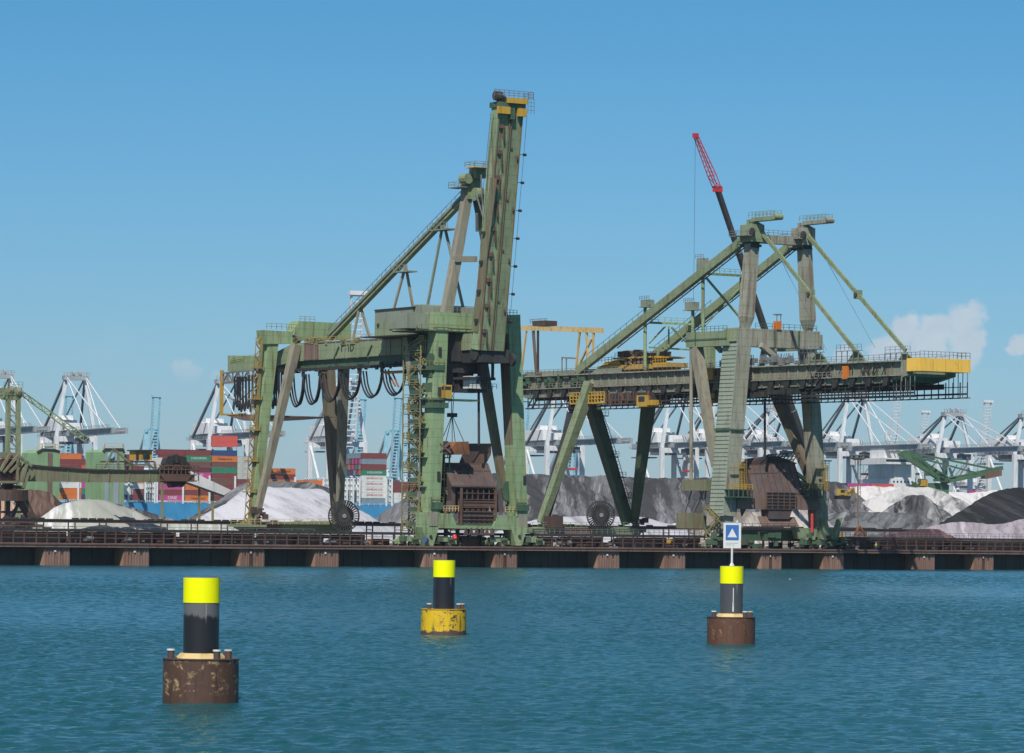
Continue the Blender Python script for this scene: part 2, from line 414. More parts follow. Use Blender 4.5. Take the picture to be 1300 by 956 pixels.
brown=heap('ore_brown',(.10,.065,.05),(.13,.085,.065),None,0)
salmon=heap('ore_salmon',(.36,.22,.17),(.42,.27,.21),None,0)
coal=heap('coal_black',(.026,.027,.030),(.036,.037,.041),(.07,.07,.073),.05,ang=-.8,dk=.7)
coal2=heap('coal_dusty',(.10,.102,.108),(.155,.157,.165),(.30,.30,.31),.2,ang=.75,low=-2.5)
coalg=heap('coal_grey',(.11,.115,.12),(.155,.16,.165),(.33,.33,.33),.3,ang=1.2)
cone=heap('coal_cone',(.05,.051,.054),(.08,.082,.087),(.50,.49,.47),.45,ang=.9)
dusty=heap('ore_dust_white',(.26,.26,.28),(.33,.33,.35),(.47,.47,.50),.72,ang=-.9,dk=.75)
mauve=heap('ore_mauve',(.17,.125,.135),(.22,.165,.18),(.50,.44,.48),.5,ang=.5)
lilac=heap('ore_lilac',(.23,.19,.215),(.29,.25,.275),(.36,.33,.36),.5,ang=.9,dk=.8)
beige=heap('ore_beige',(.38,.34,.29),(.45,.41,.36),None,0)
mixed=heap('ore_mixed',(.10,.10,.105),(.20,.20,.20),(.62,.60,.58),.8,ang=.6)

pile([(30,663),(47,661),(75,640),(100,635),(118,633),(140,637),(165,646),(185,655),(204,663),(300,666),(318,672)],134,white,'pale off-white rounded ore heap just right of the bucket wheel machine body',seed=2)
pile([(5,668),(28,622),(45,621),(60,623),(75,634),(92,655)],185,brown,'dark brown ore heap with a flat top behind the pale heap at the far left',seed=3)
pile([(-30,650),(-5,632),(12,632),(38,662)],160,salmon,'salmon-pink ore heap seen through the frame of the bucket wheel machine',seed=4)
pile([(110,632),(160,642),(190,650),(215,658),(234,664)],210,coal2,'low dark coal heap in front of the blue ship hull, left of the white heap',seed=5)
pile([(228,664),(262,645),(300,619),(314,611),(345,611),(395,612),(415,618),(440,638),(462,650),(486,665)],200,coalg,'grey coal heap whose crest shows over the snowy white heap behind the left crane',seed=6)
pile([(238,664),(290,636),(318,616),(335,617),(405,619),(420,626),(445,641),(470,654),(495,668)],186,dusty,'white powdery heap seen between the landside legs of the left crane',seed=7,slope=.55)
pile([(468,664),(500,640),(540,618),(560,608),(600,601),(640,600),(690,601),(740,603),(790,604),(840,606),(880,606),(930,605),(1000,608),(1060,610),(1075,616)],250,coal2,'very long dark grey coal ridge stretching between the two green cranes',seed=8,rough=1.1,res=1.0)
pile([(640,668),(680,660),(700,657),(740,655),(770,657),(800,653),(830,660),(862,668)],150,dusty,'low whitish heap at the foot of the coal ridge behind the right crane cable reel',seed=9)
pile([(830,668),(862,664),(890,652),(915,646),(940,650),(975,650),(1010,640),(1030,645),(1050,662)],165,beige,'low beige heap seen beneath the hopper of the right crane',seed=10)
pile([(1030,640),(1060,620),(1095,617),(1125,618),(1155,618),(1190,622),(1230,626),(1262,622),(1290,624),(1320,630)],300,mixed,'dark and white streaked ore ridge below the green stacker on the right',seed=11,rough=1.2)
pile([(1048,660),(1090,640),(1125,625),(1150,618),(1185,619),(1215,632),(1245,648),(1262,660)],240,heap('ore_streak',(.14,.14,.145),(.26,.26,.255),(.52,.505,.49),.70,ang=.9,dk=.6),'large white streaked heap in the middle of the right-hand yard',seed=12,rough=1.2,res=1.0)
pile([(1110,657),(1140,635),(1158,626),(1172,627),(1190,640),(1205,652)],215,cone,'rounded grey coal cone in front of the white streaked heap',seed=13,dg=-.6)
pile([(1040,656),(1060,650),(1100,650),(1150,651),(1178,657),(1196,664)],170,coalg,'flat-topped mid grey heap just right of the right crane feet',seed=14)
pile([(1195,665),(1225,645),(1258,624),(1280,618),(1300,618),(1340,622)],160,coal,'steep black coal heap at the right edge of the yard',seed=15)
pile([(1085,688),(1110,682),(1140,675),(1165,671),(1176,670),(1205,672)],34,heap('ore_maroon',(.12,.07,.075),(.15,.09,.095),None,0),'dark maroon end of the ore heap on the quay right of the right crane',seed=16,slope=.5,rough=.4,res=.8)
pile([(1160,678),(1178,668),(1205,663),(1225,661),(1245,664),(1270,665),(1290,660),(1320,654),(1380,652)],36,lilac,'pale lilac ore heap behind the walkway at the right end of the quay',seed=17,slope=.5,rough=.5,res=.8)

# ================================================================ BULK UNLOADERS
def bogie(root,s,t,z0,mat,n=4,dz=1.0):
    """equaliser beam with rail wheels under one corner"""
    d=MB().prism([(s-3.6,t-.5,z0+1.0),(s+3.6,t-.5,z0+1.0),(s+2.4,t-.5,z0+1.7),(s+.7,t-.5,z0+2.3),(s-.7,t-.5,z0+2.3),(s-2.4,t-.5,z0+1.7)],(0,1,0))
    d.cbox((s-2.3,t,z0+.9),(2.2,1.3,.9)).cbox((s+2.3,t,z0+.9),(2.2,1.3,.9))
    b_=part('bogie',d,mat,root)
    for i in range(n):
        x=s-3.0+6.0*i/(n-1); part('wheel',MB().cyl((x,t-.35,z0+.55),(x,t+.35,z0+.55),.5,n=14).cyl((x,t-.45,z0+.55),(x,t+.45,z0+.55),.18,n=8),M['dark_steel'],root,b_)
    d=MB().cbox((s-1.6,t-1.0,z0+1.6),(1.5,1.0,1.2)).cyl((s+.9,t-1.1,z0+1.5),(s+2.4,t-1.1,z0+1.5),.4,n=8); part('drive_motor',d,M['green_dark'],root,b_)
    return b_
def stairs(mb,s,ta,tb,z0,z1,st=3.6,w=.9,r=.13):
    z=z0; k=0
    while z<z1:
        a,b_=(ta,tb) if k%2==0 else (tb,ta)
        P=Vector((s,a,z)); Q=Vector((s,b_,min(z+st,z1+1)))
        for o in (0,-w):
            mb.bar(P+Vector((o,0,0)),Q+Vector((o,0,0)),.16,.3)
            mb.bar(P+Vector((o,0,1.05)),Q+Vector((o,0,1.05)),r)
            for f in (.15,.5,.85): c_=P.lerp(Q,f)+Vector((o,0,0)); mb.bar(c_,c_+Vector((0,0,1.05)),r)
        for f in range(6): c_=P.lerp(Q,(f+.5)/6); mb.cbox((s-w/2,c_.y,c_.z),(w,.35,.08))
        mb.box((s-w*1.2,b_-.7,Q.z-.1),(s+.2,b_+.7,Q.z+.02))
        mb.rail([(s-w*1.2,b_-.7,Q.z),(s-w*1.2,b_+.7,Q.z)],step=1.4,r=r)
        z+=st; k+=1
    return mb
def platform(root,a,b_,z,mat,rmat,parent=None,sides='fblr',th=.22):
    p=part('platform',MB().box((a[0],a[1],z-th),(b_[0],b_[1],z)),mat,root,parent)
    d=MB(); x0,x1=sorted((a[0],b_[0])); y0,y1=sorted((a[1],b_[1]))
    if 'f' in sides: d.rail([(x0,y0,z),(x1,y0,z)])
    if 'b' in sides: d.rail([(x0,y1,z),(x1,y1,z)])
    if 'l' in sides: d.rail([(x0,y0,z),(x0,y1,z)])
    if 'r' in sides: d.rail([(x1,y0,z),(x1,y1,z)])
    part('railing',d,rmat,root,p); return p
def reel(root,c,r,mat,n=34):
    """round cable reel turned to face the harbour entrance"""
    c=Vector(c); ax=Vector((SP,-CP,0)); ux=Vector((CP,SP,0))*1.0  # world vectors
    # express in quay frame: s axis=(CP,SP), t axis=(-SP,CP)
    def qf(v): return Vector((v.x*CP+v.y*SP,-v.x*SP+v.y*CP,v.z))
    nx=qf(Vector((.25,-.97,0))).normalized(); e=Vector((0,0,1)); f=nx.cross(e).normalized()
    d=MB(); N_=28
    for side in (0,.9):
        for rr,th in ((r,.16),(r*.62,.14)):
            ps=[c+nx*side+(e*math.sin(2*math.pi*i/N_)+f*math.cos(2*math.pi*i/N_))*rr for i in range(N_+1)]
            for a,b_ in zip(ps,ps[1:]): d.bar(a,b_,th,side=nx)
        for i in range(n):
            g=2*math.pi*i/n; v=(e*math.sin(g)+f*math.cos(g)); d.bar(c+nx*side+v*.4,c+nx*side+v*r*1.02,.12,.2,side=nx)
    rl=part('cable_reel',d,mat,root)
    part('cable_coil',MB().cyl(c+nx*.12,c+nx*.78,r*.62,n=28),M['black_rubber'],root,rl)
    part('hub',MB().cyl(c-nx*.35,c+nx*1.2,.55,n=12),M['grey_steel'],root,rl)
    return rl

def corner(root,base,top,w0,w1,mat,name='leg',d0=None,d1=None,parent=None,label=None):
    return part(name,MB().bar(base,top,w0,d0 or w0,w1,d1 or w1),mat,root,parent,label)

# ---------------- left unloader, boom raised
A=thing('bulk_unloader',(-8,4,4.6),'left green grab unloader crane with its boom raised almost upright','dockside crane','grab unloaders on the quay')
G=M['green']; GO=M['green_old']
# sea legs
lb=q(546,655,t=4); lt=q(557,402,t=4); rb=q(657,655,t=4); rt=q(647,400,t=4)
l1=part('leg',MB().bar(lb,lt,3.0,3.4,3.3,3.4),G,A); r1=part('leg',MB().bar(rb,rt,3.2,3.6,3.4,3.6),G,A,label='green sea leg with a brown rusty side')
corner(A,q(544,640,s=lb.x),q(518,428,s=-13.6),1.5,1.9,M['tan_grey'],'inclined_strut')
corner(A,q(641,632,s=rb.x-.5),q(611,452,s=-3),1.5,1.9,M['green_rusty'],'inclined_strut')
for s0,t0,z0,s1,t1,z1 in ((lb.x-1.4,2.0,44.3,lb.x+2.6,6.5,45.3),(lb.x-1.9,1.6,35.8,lb.x+3.6,6.8,37.0),(lb.x-1.6,1.9,13.0,lb.x+2.6,6.4,14.6),(rb.x-2.2,1.7,12.9,rb.x+2.2,6.4,14.4)):
    p=part('landing',MB().box((s0+.5,t0,z0),(s1-.5,t1,z1)),M['green_dark'],A)
    part('railing',MB().rail([(s0+.5,t0,z1),(s1-.5,t0,z1)],step=1.2).rail([(s0+.5,t0,z1),(s0+.5,t1,z1)],step=1.2),M['yellow_olive'],A,p)
d=MB()
for zz in (47.5,38.5,19.5): d.box((lb.x+.6,2.0,zz),(lb.x+1.3,2.25,zz+2))
d.box((rb.x+.2,2.0,19),(rb.x+.9,2.2,21)); part('access_door',d,M['dark_steel'],A)
part('side_cladding',MB().bar(rb+Vector((-1.72,0,5)),rt+Vector((-1.78,0,-4)),.08,3.4),M['leg_brown'],A,r1)  # rusty brown face of the right leg, laid on as a thin plate
# stair tower on the left sea leg
d=stairs(MB(),-20.6,5.5,11.5,6.0,50.0,st=3.3,r=.16); part('stairway',d,M['yellow_olive'],A)
d=MB()
for k_ in range(13):
    z=8+k_*3.3; d.box((-22.0,9.6-(k_%2)*6,z),(-19.4,12.2-(k_%2)*6,z+.2)); d.box((-20.2,2.5,z-.9),(-19.6,8.5,z+.1))
    d.box((-20.3,3.0,z-1.6),(-19.3,6.9,z+.5)); d.box((-21.9,6.5,z+1.0),(-21.7,9.5,z+2.2))
part('stair_landing',d,M['green_dark'],A)
d=MB().rail([(-21.8,12,8),(-21.8,5,8)]); 
for k_ in range(13): d.rail([(-22.0,5,8+k_*3.3),(-22.0,12,8+k_*3.3)],step=2,r=.14)
for tt in (5.2,12.2): d.bar((-22,tt,6),(-22,tt,50),.22)
part('stair_frame',d,M['yellow_olive'],A)
part('cable_pipe',MB().cyl(q(519,505,s=-19),q(519,700,s=-19),.25,n=8),M['grey_steel'],A)
# sill beam with tapering feet
d=MB().pt([(538,650),(552,651),(574,652.5),(580,667),(627,668),(632,654),(652,655),(666,656),(665.5,673),(538.5,670)],2.3,5.7)
part('sill_beam',d,G,A)
for x in (546,658.5):
    c_=q(x,672,t=2.3); d=MB().prism([(c_.x-2.3,2.1,c_.z+.5),(c_.x+2.3,2.1,c_.z+.5),(c_.x+.8,2.1,c_.z-3.7),(c_.x-.8,2.1,c_.z-3.7)],(0,3.6,0)); part('foot',d,G,A)
    part('bogie_pin',MB().cyl((c_.x,1.8,c_.z-1.6),(c_.x,2.1,c_.z-1.6),.35,n=10),M['dark_steel'],A)
    for o in (-5.2,4.6): bogie(A,c_.x+o,4.0,4.72,G)
part('rust_panel',MB().box((lb.x-1.45,2.08,9.2),(lb.x+.8,2.29,12.4)),M['tan_grey'],A); part('rust_panel',MB().box((rb.x-.9,2.08,9.2),(rb.x+1.5,2.29,12.2)),M['tan_grey'],A)
d=MB().cyl((lb.x+4.6,.5,6.3),(lb.x+4.6,1.0,7.2),.5,n=10); part('warning_drum',d,M['red'],A)
part('cable_drum',MB().cyl((lb.x-3.4,1.2,6.0),(lb.x-2.4,1.8,6.0),.65,n=12),M['drum_blue'],A)
# portal cross beam, sea side, and walkway
part('railing',MB().rail([(-17,2.5,57.5),(-12,2.5,57.5)],step=1).rail([(-6,2.5,57.5),(rt.x+1,2.5,57.5)],step=1),M['grey_steel'],A)
d=MB().box((q(551,398,t=2.4).x,2.4,53.2),(rt.x+1.2,6.2,57.4)); part('portal_beam',d,G,A)
d=MB().box((q(530,400,t=2.3).x-1.5,4.2,53.6),(-17.6,12,57.0)); part('portal_end_box',d,M['house_grey'],A)
platform(A,(-24,2.0),(-8,14),53.3,M['green_dark'],M['yellow_olive'])
# land legs
for (bx,tx,name) in (((321,664),(345,421),'leg'),((428,662),(414,438),'leg')):
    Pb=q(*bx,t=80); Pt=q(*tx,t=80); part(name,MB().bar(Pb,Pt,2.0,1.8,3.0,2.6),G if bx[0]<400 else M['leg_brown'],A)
corner(A,q(324,662,t=79),q(376,437,s=-13.4),1.3,2.0,M['tan_grey'],'inclined_strut')
corner(A,q(431,662,t=79),q(437,440,s=-3),1.4,2.2,M['tan_grey'],'inclined_strut')
d=MB()
B0=q(314,664,t=79.5); B1=q(329,428,t=79.5)
for k_ in range(30):
    f=k_/30; a_=B0.lerp(B1,f); b_=B0.lerp(B1,f+1/30); d.bar(a_+Vector((-.8,0,0)),b_+Vector((-.8,0,0)),.14).bar(a_+Vector((.5,0,0)),b_+Vector((.5,0,0)),.14)
    d.bar(a_+Vector((-.8,0,0)),b_+Vector((.5,0,0)),.2,.35) if k_%2 else d.bar(a_+Vector((.5,0,0)),b_+Vector((-.8,0,0)),.2,.35)
    if k_%5==0: d.cbox(a_,(3.0,1.6,.3)); d.rail([a_+Vector((-1.5,-.8,0)),a_+Vector((1.5,-.8,0))],step=1)
part('ladder_tower',d,M['yellow_dull'],A); part('ladder_pipe',MB().bar(B0+Vector((.9,.2,0)),B1+Vector((.9,.2,0)),.6,.6),M['yellow_olive'],A)
# land sill with walkway
d=MB().pt([(300,665),(334,663),(416,661.5),(447,664),(447,676),(334,677),(318,676),(306,671)],78,81); part('sill_beam',d,GO,A)
d=MB().pt([(325,662.5),(357,662.5),(357,675),(325,675)],77.7,78); part('rust_panel',d,M['rust_pink'],A)
p1=q(291,664,t=77);p2=q(440,660,t=77); part('walkway',MB().box((p1.x,76.2,p1.z-.9),(p1.x+10,78,p1.z-.3)).box((p1.x+10,76.2,p2.z-1.2),(p2.x,78,p2.z-1.0)),M['green_old'],A)
part('railing',MB().rail([(p1.x,76.2,p1.z-.3),(p1.x+10,76.2,p1.z-.3),(p2.x,76.2,p2.z-1.0)],step=1.6,h=1.3),M['yellow_pale'],A)
for x in (321,429):
    c_=q(x,668,t=80)
    for o in (-3.8,3.8): bogie(A,c_.x+o,80,4.6,M['green_dark'])
    d=MB()
    for k_ in range(9): d.cbox((c_.x+random.uniform(-2.2,1.6),78+random.uniform(-1.5,.5),9+random.uniform(-.5,4.5)),(random.uniform(.5,1.6),1,random.uniform(.4,1.5)))
    part('machinery',d,M['rust_dark'],A)
reel(A,q(436,655,t=74),3.75,M['dark_steel'])
# girder: two boxes with recessed lower track flanges
top=[(289,462),(336,454.5),(372,436),(440,432.2),(520,427.5),(600,423),(600,444),(520,449.5),(440,454.5),(372,459),(336,469),(289,471.5)]
mg=M['green_old']
gd=part('girder',MB().ps(top,-12.4,-10.2),mg,A); part('girder',MB().box((-5.4,0,q(440,454,s=-12.4).z),(-3.2,72,q(440,432,s=-12.4).z)),mg,A)
d=MB().ps([(345,461),(440,454.5),(600,444),(600,457),(516,462),(440,467.5),(375,471),(345,473)],-11.7,-10.4); part('track_flange',d,M['green_dark'],A,gd)
d=MB()
for i in range(16): 
    tt=4+i*4.7; z=q(440,432.2,s=-12.4).z; d.box((-12.55,tt,z-4.3),(-12.4,tt+.18,z-.1))
part('web_stiffener',d,GO,A,gd,kind='stuff')
d=MB()
for i in range(10): d.box((-10.2,3+i*8,50),(-5.4,4+i*8,52))
part('cross_tie',d,M['green_dark'],A,gd)
zt=q(440,432.2,s=-12.4).z
part('rust_patch',MB().box((-12.47,20,zt-.35),(-12.4,70,zt-.02)),M['rust'],A,gd)
a_=q(386,445,s=-12.5);b_=q(404,445,s=-12.5);part('rust_patch',MB().box((-12.5,b_.y,zt-4.1),(-12.42,a_.y,zt-.4)),M['rust_pink'],A,gd)
part('web_brace',MB().bar(q(424,455,s=-12.6),q(430,440,s=-12.6),.3).bar(q(466,452,s=-12.6),q(472,438,s=-12.6),.3),M['green_dark'],A,gd)
part('railing',MB().rail([(-12.2,18,zt),(-12.2,70,zt)],step=2.2),M['yellow'],A,gd)
part('railing',MB().rail([q(292,461,s=-12.3),q(336,453,s=-12.3)],step=2.2,h=1.0),M['yellow_olive'],A,gd)
text_obj('lettering','Phb',3.9,(-12.44,q(441,440,s=-12.4).y,q(441,440,s=-12.4).z),M['dark_steel'],A,frame='left',parent=gd)
d=MB().ps([(289,451.5),(308,451.5),(308,461),(289,462)],-12,-5); part('winch_house',d,G,A)
# landside cross beam above girder
d=MB().pt([(334,419),(370,421),(372,431),(380,436),(336,437)],78.4,81.6); d.pt([(373,425),(380,407.5),(446,411),(446,431),(385,432)],78.2,82.4)
part('portal_beam',d,G,A)
c_=q(334,418,t=80); c2=q(372,420,t=80)
part('railing',MB().rail([(c_.x,78.4,c_.z),(c2.x,78.4,c_.z)],step=1.4,h=1.4),M['yellow_olive'],A)
z=q(410,409,t=78.2).z; part('railing',MB().rail([(q(381,408,t=78.2).x,78.3,z),(q(400,408,t=78.2).x,78.3,z)],step=1.2),M['yellow_olive'],A)
d=MB()
for i in range(26): c_=q(random.uniform(374,460),random.uniform(430,436),s=-12); d.cbox(c_,(1.2,random.uniform(.5,2.2),random.uniform(.3,1.0)))
part('machinery',d,M['yellow_olive'],A,kind='stuff')
d=MB()
for i in range(60): c_=px2x=q(random.uniform(350,515),469+random.uniform(-3,3),s=-12.9); c_.z-=(c_.y-70)*0; d.cbox((c_.x,c_.y,q(440,467,s=-12.9).z+random.uniform(-.6,.6)),(.5,random.uniform(.4,1.2),random.uniform(.2,.8)))
part('festoon_hardware',d,M['dark_steel'],A,kind='stuff')
d=MB().bar(q(492,473,s=-13),q(502,490,s=-13),.3).bar(q(498,473,s=-13),q(506,491,s=-13),.3).box((-14,q(516,470,s=-13).y,q(500,474,s=-13).z),(-12,q(490,470,s=-13).y,q(500,471,s=-13).z)); part('end_carriage',d,M['grab_rust'],A)
# hanging maintenance platform and its posts at the inland end
d=MB().ps([(279,525),(386,528.5),(345,532),(309,534)],-13,-4); part('maintenance_platform',d,M['rust_pink'],A)
d=MB().bar(q(281,527,s=-13),q(282,470,s=-13),.7).bar(q(281,527,s=-13),q(312,525,s=-13),.25); part('platform_post',d,M['yellow'],A)
a_,b_=q(283,474,s=-13),q(340,468,s=-13); e_,f_=q(283,486,s=-13),q(340,480,s=-13)
d=MB().truss(a_,b_,e_,f_,9,.28); d.bar(q(285,500,s=-13),q(308,517,s=-13),.2).bar(q(303,510,s=-13),q(325,490,s=-13),.2); part('lattice',d,M['grey_steel'],A)
# festoon cables
zf=q(440,470,s=-13.5).z
def px2(x,y): return q(x,y,s=-13.6)
d=MB(); hang=[(366,471),(385,472),(406,471),(431,469.5),(457,468),(485,466),(515,464)]; bot=[516,514,511,508,506,503]
tr=MB()
for i,(x,y) in enumerate(hang): c_=px2(x,y); tr.cbox((c_.x,c_.y,c_.z+.3),(1.2,1.4,.5)).cbox((c_.x,c_.y,c_.z-.6),(.4,1.0,1.2))
for i in range(len(hang)-1):
    (x0,y0),(x1,y1)=hang[i],hang[i+1]; yb=bot[i]
    for k_ in range(3):
        pts=[]
        for j in range(13):
            f=j/12; g_=4*f*(1-f); g_=g_**.62
            x=x0+(x1-x0)*(f if True else 0); y=y0+(y1-y0)*f+3+(yb-1.5*k_-(y0+3))*g_
            xx=x0+(x1-x0)*(.5+(.5-.06*k_)*(2*f-1))
            c_=px2(xx,y); c_.x+=k_*.5; pts.append(c_)
        part('festoon_cable',MB().tube(pts,.22,6),M['black_rubber'],A)
for x,y0,y1 in ((344,471,519),(347,471,515),(350,471,520),(353,471,512),(298,478,517),(301,478,521),(304,478,523),(308,478,522),(312,478,519),(316,476,523),(321,476,518),(325,476,514)):
    c0=px2(x,y0);c1=px2(x+2,y1-3);c2=px2(x+4.5,y0); part('festoon_cable',MB().tube([c0,px2(x+.3,(y0+y1)/2),c1,px2(x+2.6,y1),px2(x+3.6,y1-4),px2(x+4.4,(y0+y1)/2),c2],.24,5),M['black_rubber'],A)
d2=MB().bar(px2(345,471.5),px2(520,463.5),.35)
for i in range(40): c_=px2(352+i*4.1,471-i*.19); d2.cbox((c_.x,c_.y,c_.z),(.6,.5,.7))
part('festoon_track',d2,M['dark_steel'],A); part('festoon_trolley',tr,M['dark_steel'],A)
# machine house on the girder
hz0=q(476,425,s=-17).z; 
d=MB().ps([(476,394),(524,390),(524,424.5),(476,427)],-17,-1); h_=part('machine_house',d,M['house_grey'],A)
d=MB().ps([(524,387),(541,386.5),(551,388.5),(551,423),(524,424)],-16.6,-1.2); part('machine_house_rear',d,M['house_grey'],A,h_)
d=MB().ps([(475.6,410),(540,406),(540,424),(475.6,427)],-17.2,-16.99); part('lower_cladding',d,GO,A,h_)
d=MB().ps([(475,393.2),(524.6,389),(524.6,390.2),(475,394.6)],-17.3,-.7); part('roof_edge',d,M['dark_steel'],A,h_)
c_=q(496,414.5,s=-17.25); part('round_sign',MB().cyl((-17.35,c_.y,c_.z),(-17.2,c_.y,c_.z),.8,n=14),M['red'],A,h_)
c_=q(480,413,s=-17.25); part('vent',MB().cyl((-17.35,c_.y,c_.z),(-17.2,c_.y,c_.z),.5,n=10),M['dark_steel'],A,h_)
part('platform_deck',MB().ps([(458,427.5),(530,423.5),(530,425),(458,429)],-19,0),M['dark_steel'],A)
part('railing',MB().rail([q(500,419,s=-19),q(530,418,s=-19)],step=1.5,h=1.3),M['yellow_olive'],A)
# mast, crossbar, head, backstay
ap=Vector((-8,5.7,85.5))
corner(A,Vector((-14.6,6.5,56)),Vector((-9.2,5.9,85)),2.1,1.9,M['tan_grey'],'mast')
corner(A,Vector((1.4,6.5,56)),Vector((-6.6,5.9,85)),2.1,1.9,M['green_dark'],'mast')
d=MB().bar(q(576,329,t=5.5),q(604,329,t=5.5),1.3,1.3,side=(0,0,1)); part('mast_tie',d,M['tan_grey'],A)
d=MB().box((-10,4.5,83.5),(-6.6,7.4,88.2)); d.cyl((-10.6,3.5,88),(-10.6,6,88),1.2,n=12); d.box((-9.4,2.4,88.2),(-6.6,5.2,90.6)); d.cyl((-9.2,3.2,84.5),(-7,3.2,84.5),1.5,n=14); mh=part('mast_head',d,GO,A)
platform(A,(-12.4,4),(-9.6,9),86.2,M['grey_steel'],M['yellow_olive'],mh); platform(A,(-11.0,0.5),(-6,4.5),90.6,M['yellow_pale'],M['yellow_olive'],mh)
d=MB().bar((-9.6,2.2,85),(-9.6,-1.5,78),.25).bar((-8.6,1.5,89),(-9.6,-1.5,74),.25).bar((-10,1,80),(-9.2,2,76),.5); part('luffing_rope',d,M['grey_steel'],A)
bb=Vector((-9,64,54.0)); d=MB().bar(bb,Vector((-9,6.5,84.5)),1.3,1.6); bs=part('backstay',d,GO,A)
d=MB()
for i in range(30):
    f=i/30; c_=bb.lerp(Vector((-9,6.5,84.5)),f)+Vector((-.4,0,1.0)); d.bar(c_,c_+Vector((0,0,1.0)),.09)
d.bar(bb+Vector((-.4,0,2.0)),Vector((-9.4,6.5,86.5)),.1); d.bar(bb+Vector((-.8,-.3,.2)),Vector((-9.8,6.2,84.7)),.25); part('railing',d,M['grey_steel'],A,bs)
for (tp,p0,p1,l0,l1) in (((563,281),(553,292),(575,292),(541,397),(588,391)),((515,337),(506,345),(523,345),(500,392),(524,389)),((457,387),(452,392),(464,392),(448,431),(469,427))):
    T=q(*tp,s=-9); 
    d=MB().bar(T,q(*l0,s=-10.5),.5).bar(T,q(*l1,s=-7.5),.5); st=part('stay_support',d,M['tan_grey'] if tp[0]<560 else M['house_grey'],A)
    if tp[0]>460:
        a_=q(*p0,s=-9);b2=q(*p1,s=-9); part('platform',MB().box((-10.5,b2.y,a_.z-.3),(-7.5,a_.y,a_.z)),M['house_grey'],A,st)
        part('railing',MB().rail([(-10.5,b2.y,a_.z),(-10.5,a_.y,a_.z)],step=1.3,h=1.4),M['house_grey'],A,st)
# raised boom: twin boxes
P0=Vector((-9.4,-3,49.0)); P1=Vector((-9.4,-9.9,103.2)); dirb=(P1-P0).normalized(); nb=Vector((1,0,0)).cross(dirb)
bm_=[]
for i,(so,ww) in enumerate(((-1.75,3.1),(1.75,3.1))):
    bp_=part('boom',MB().bar(P0+Vector((so,0,0)),P1+Vector((so-.15,0,0)),ww,3.0,ww*.94,2.8),M['boom_green'] if i==0 else M['green_old'],A); bm_.append(bp_)
part('boom_side_plate',MB().bar(P0+Vector((-3.4,.2,4)),P1+Vector((-3.42,.2,-16)),.12,2.6),M['boom_edge'],A,bm_[0])
sea=dirb.cross(Vector((1,0,0))); 
if sea.y>0: sea=-sea
d=MB()
for k_ in (-3.35,-.25,.25,3.25): d.bar(P0+Vector((k_,0,0))+sea*1.6,P1+Vector((k_*.96,0,0))+sea*1.55,.25,.3)
part('boom_rail',d,M['boom_edge'],A,bm_[0])
d=MB()
for i in range(9):
    f=.08+i*.105; c_=P0.lerp(P1,f)
    d.cbox(c_+Vector((-2.4,0,0))+sea*1.65,(1.1,.35,.9)); d.cbox(c_+Vector((-1.8,0,-1.3))+sea*1.65,(.25,.3,3.4))
    if i%2: d.cbox(c_+Vector((.9,0,1))+sea*1.6,(.5,.3,.5)); d.cbox(c_+Vector((2.6,0,-1))+sea*1.6,(.35,.25,.8))
part('boom_bracket',d,M['rust'],A,bm_[0])
d=MB(); 
for i in range(7):
    c_=P0.lerp(P1,.12+i*.115)+Vector((3.3,0,0)); d.bar(c_,c_+Vector((2.2,-.4,0)),.12); d.cyl(c_+Vector((1.8,-.4,0)),c_+Vector((2.5,-.4,0)),.32,n=8)
d.bar(P0.lerp(P1,.1)+Vector((5.2,-.4,0)),P0.lerp(P1,.97)+Vector((5.2,-.4,0)),.06)
d.bar(P0.lerp(P1,.55)+Vector((-4.9,0,0)),P0.lerp(P1,.97)+Vector((-4.4,0,0)),.06); d.bar(P0.lerp(P1,.5)+Vector((-4,0,0)),P0.lerp(P1,.965)+Vector((-3.7,0,0)),.06)
part('trolley_rope',d,M['dark_steel'],A)
for f in (.12,.24,.36,.48): 
    c_=P0.lerp(P1,f); part('boom_fitting',MB().cbox(c_+Vector((-3.7,0,0)),(.6,1,.7)),M['dark_steel'],A,bm_[0])
T=P1
part('boom_tip',MB().cbox(T+Vector((0,0,.3)),(7.4,3.6,1.2)).cbox(T+Vector((0,-1.7,-1.6)),(1.2,.6,2.6)),M['green_dark'],A,bm_[1])
d=MB().cbox(T+Vector((-2.4,-1.9,-1.0)),(3.2,.8,1.6)).cbox(T+Vector((2.6,-1.9,-1.2)),(2.2,.8,1.8)).cbox(T+Vector((1.2,-1.9,1.3)),(5.2,1.0,1.2)); part('buffer',d,M['yellow'],A,bm_[1])
d=MB().cyl(T+Vector((-4.2,-1,2.2)),T+Vector((-2.6,-1,2.2)),1.1,n=12).cyl(T+Vector((-3.4,-1,1.6)),T+Vector((-1.6,-1,1.6)),.8,n=12); part('sheave',d,M['rust_dark'],A,bm_[1])
d=MB().rail([T+Vector((-5,-2,1.9)),T+Vector((5.6,-2,1.9)),T+Vector((5.6,1.5,1.9))],h=1.6,step=1.2,r=.11,rails=3).rail([T+Vector((4.0,-2.2,-1.4)),T+Vector((5.7,-2.2,-1.4))],h=3.4,step=.8,rails=4); part('railing',d,M['grey_steel'],A,bm_[1])
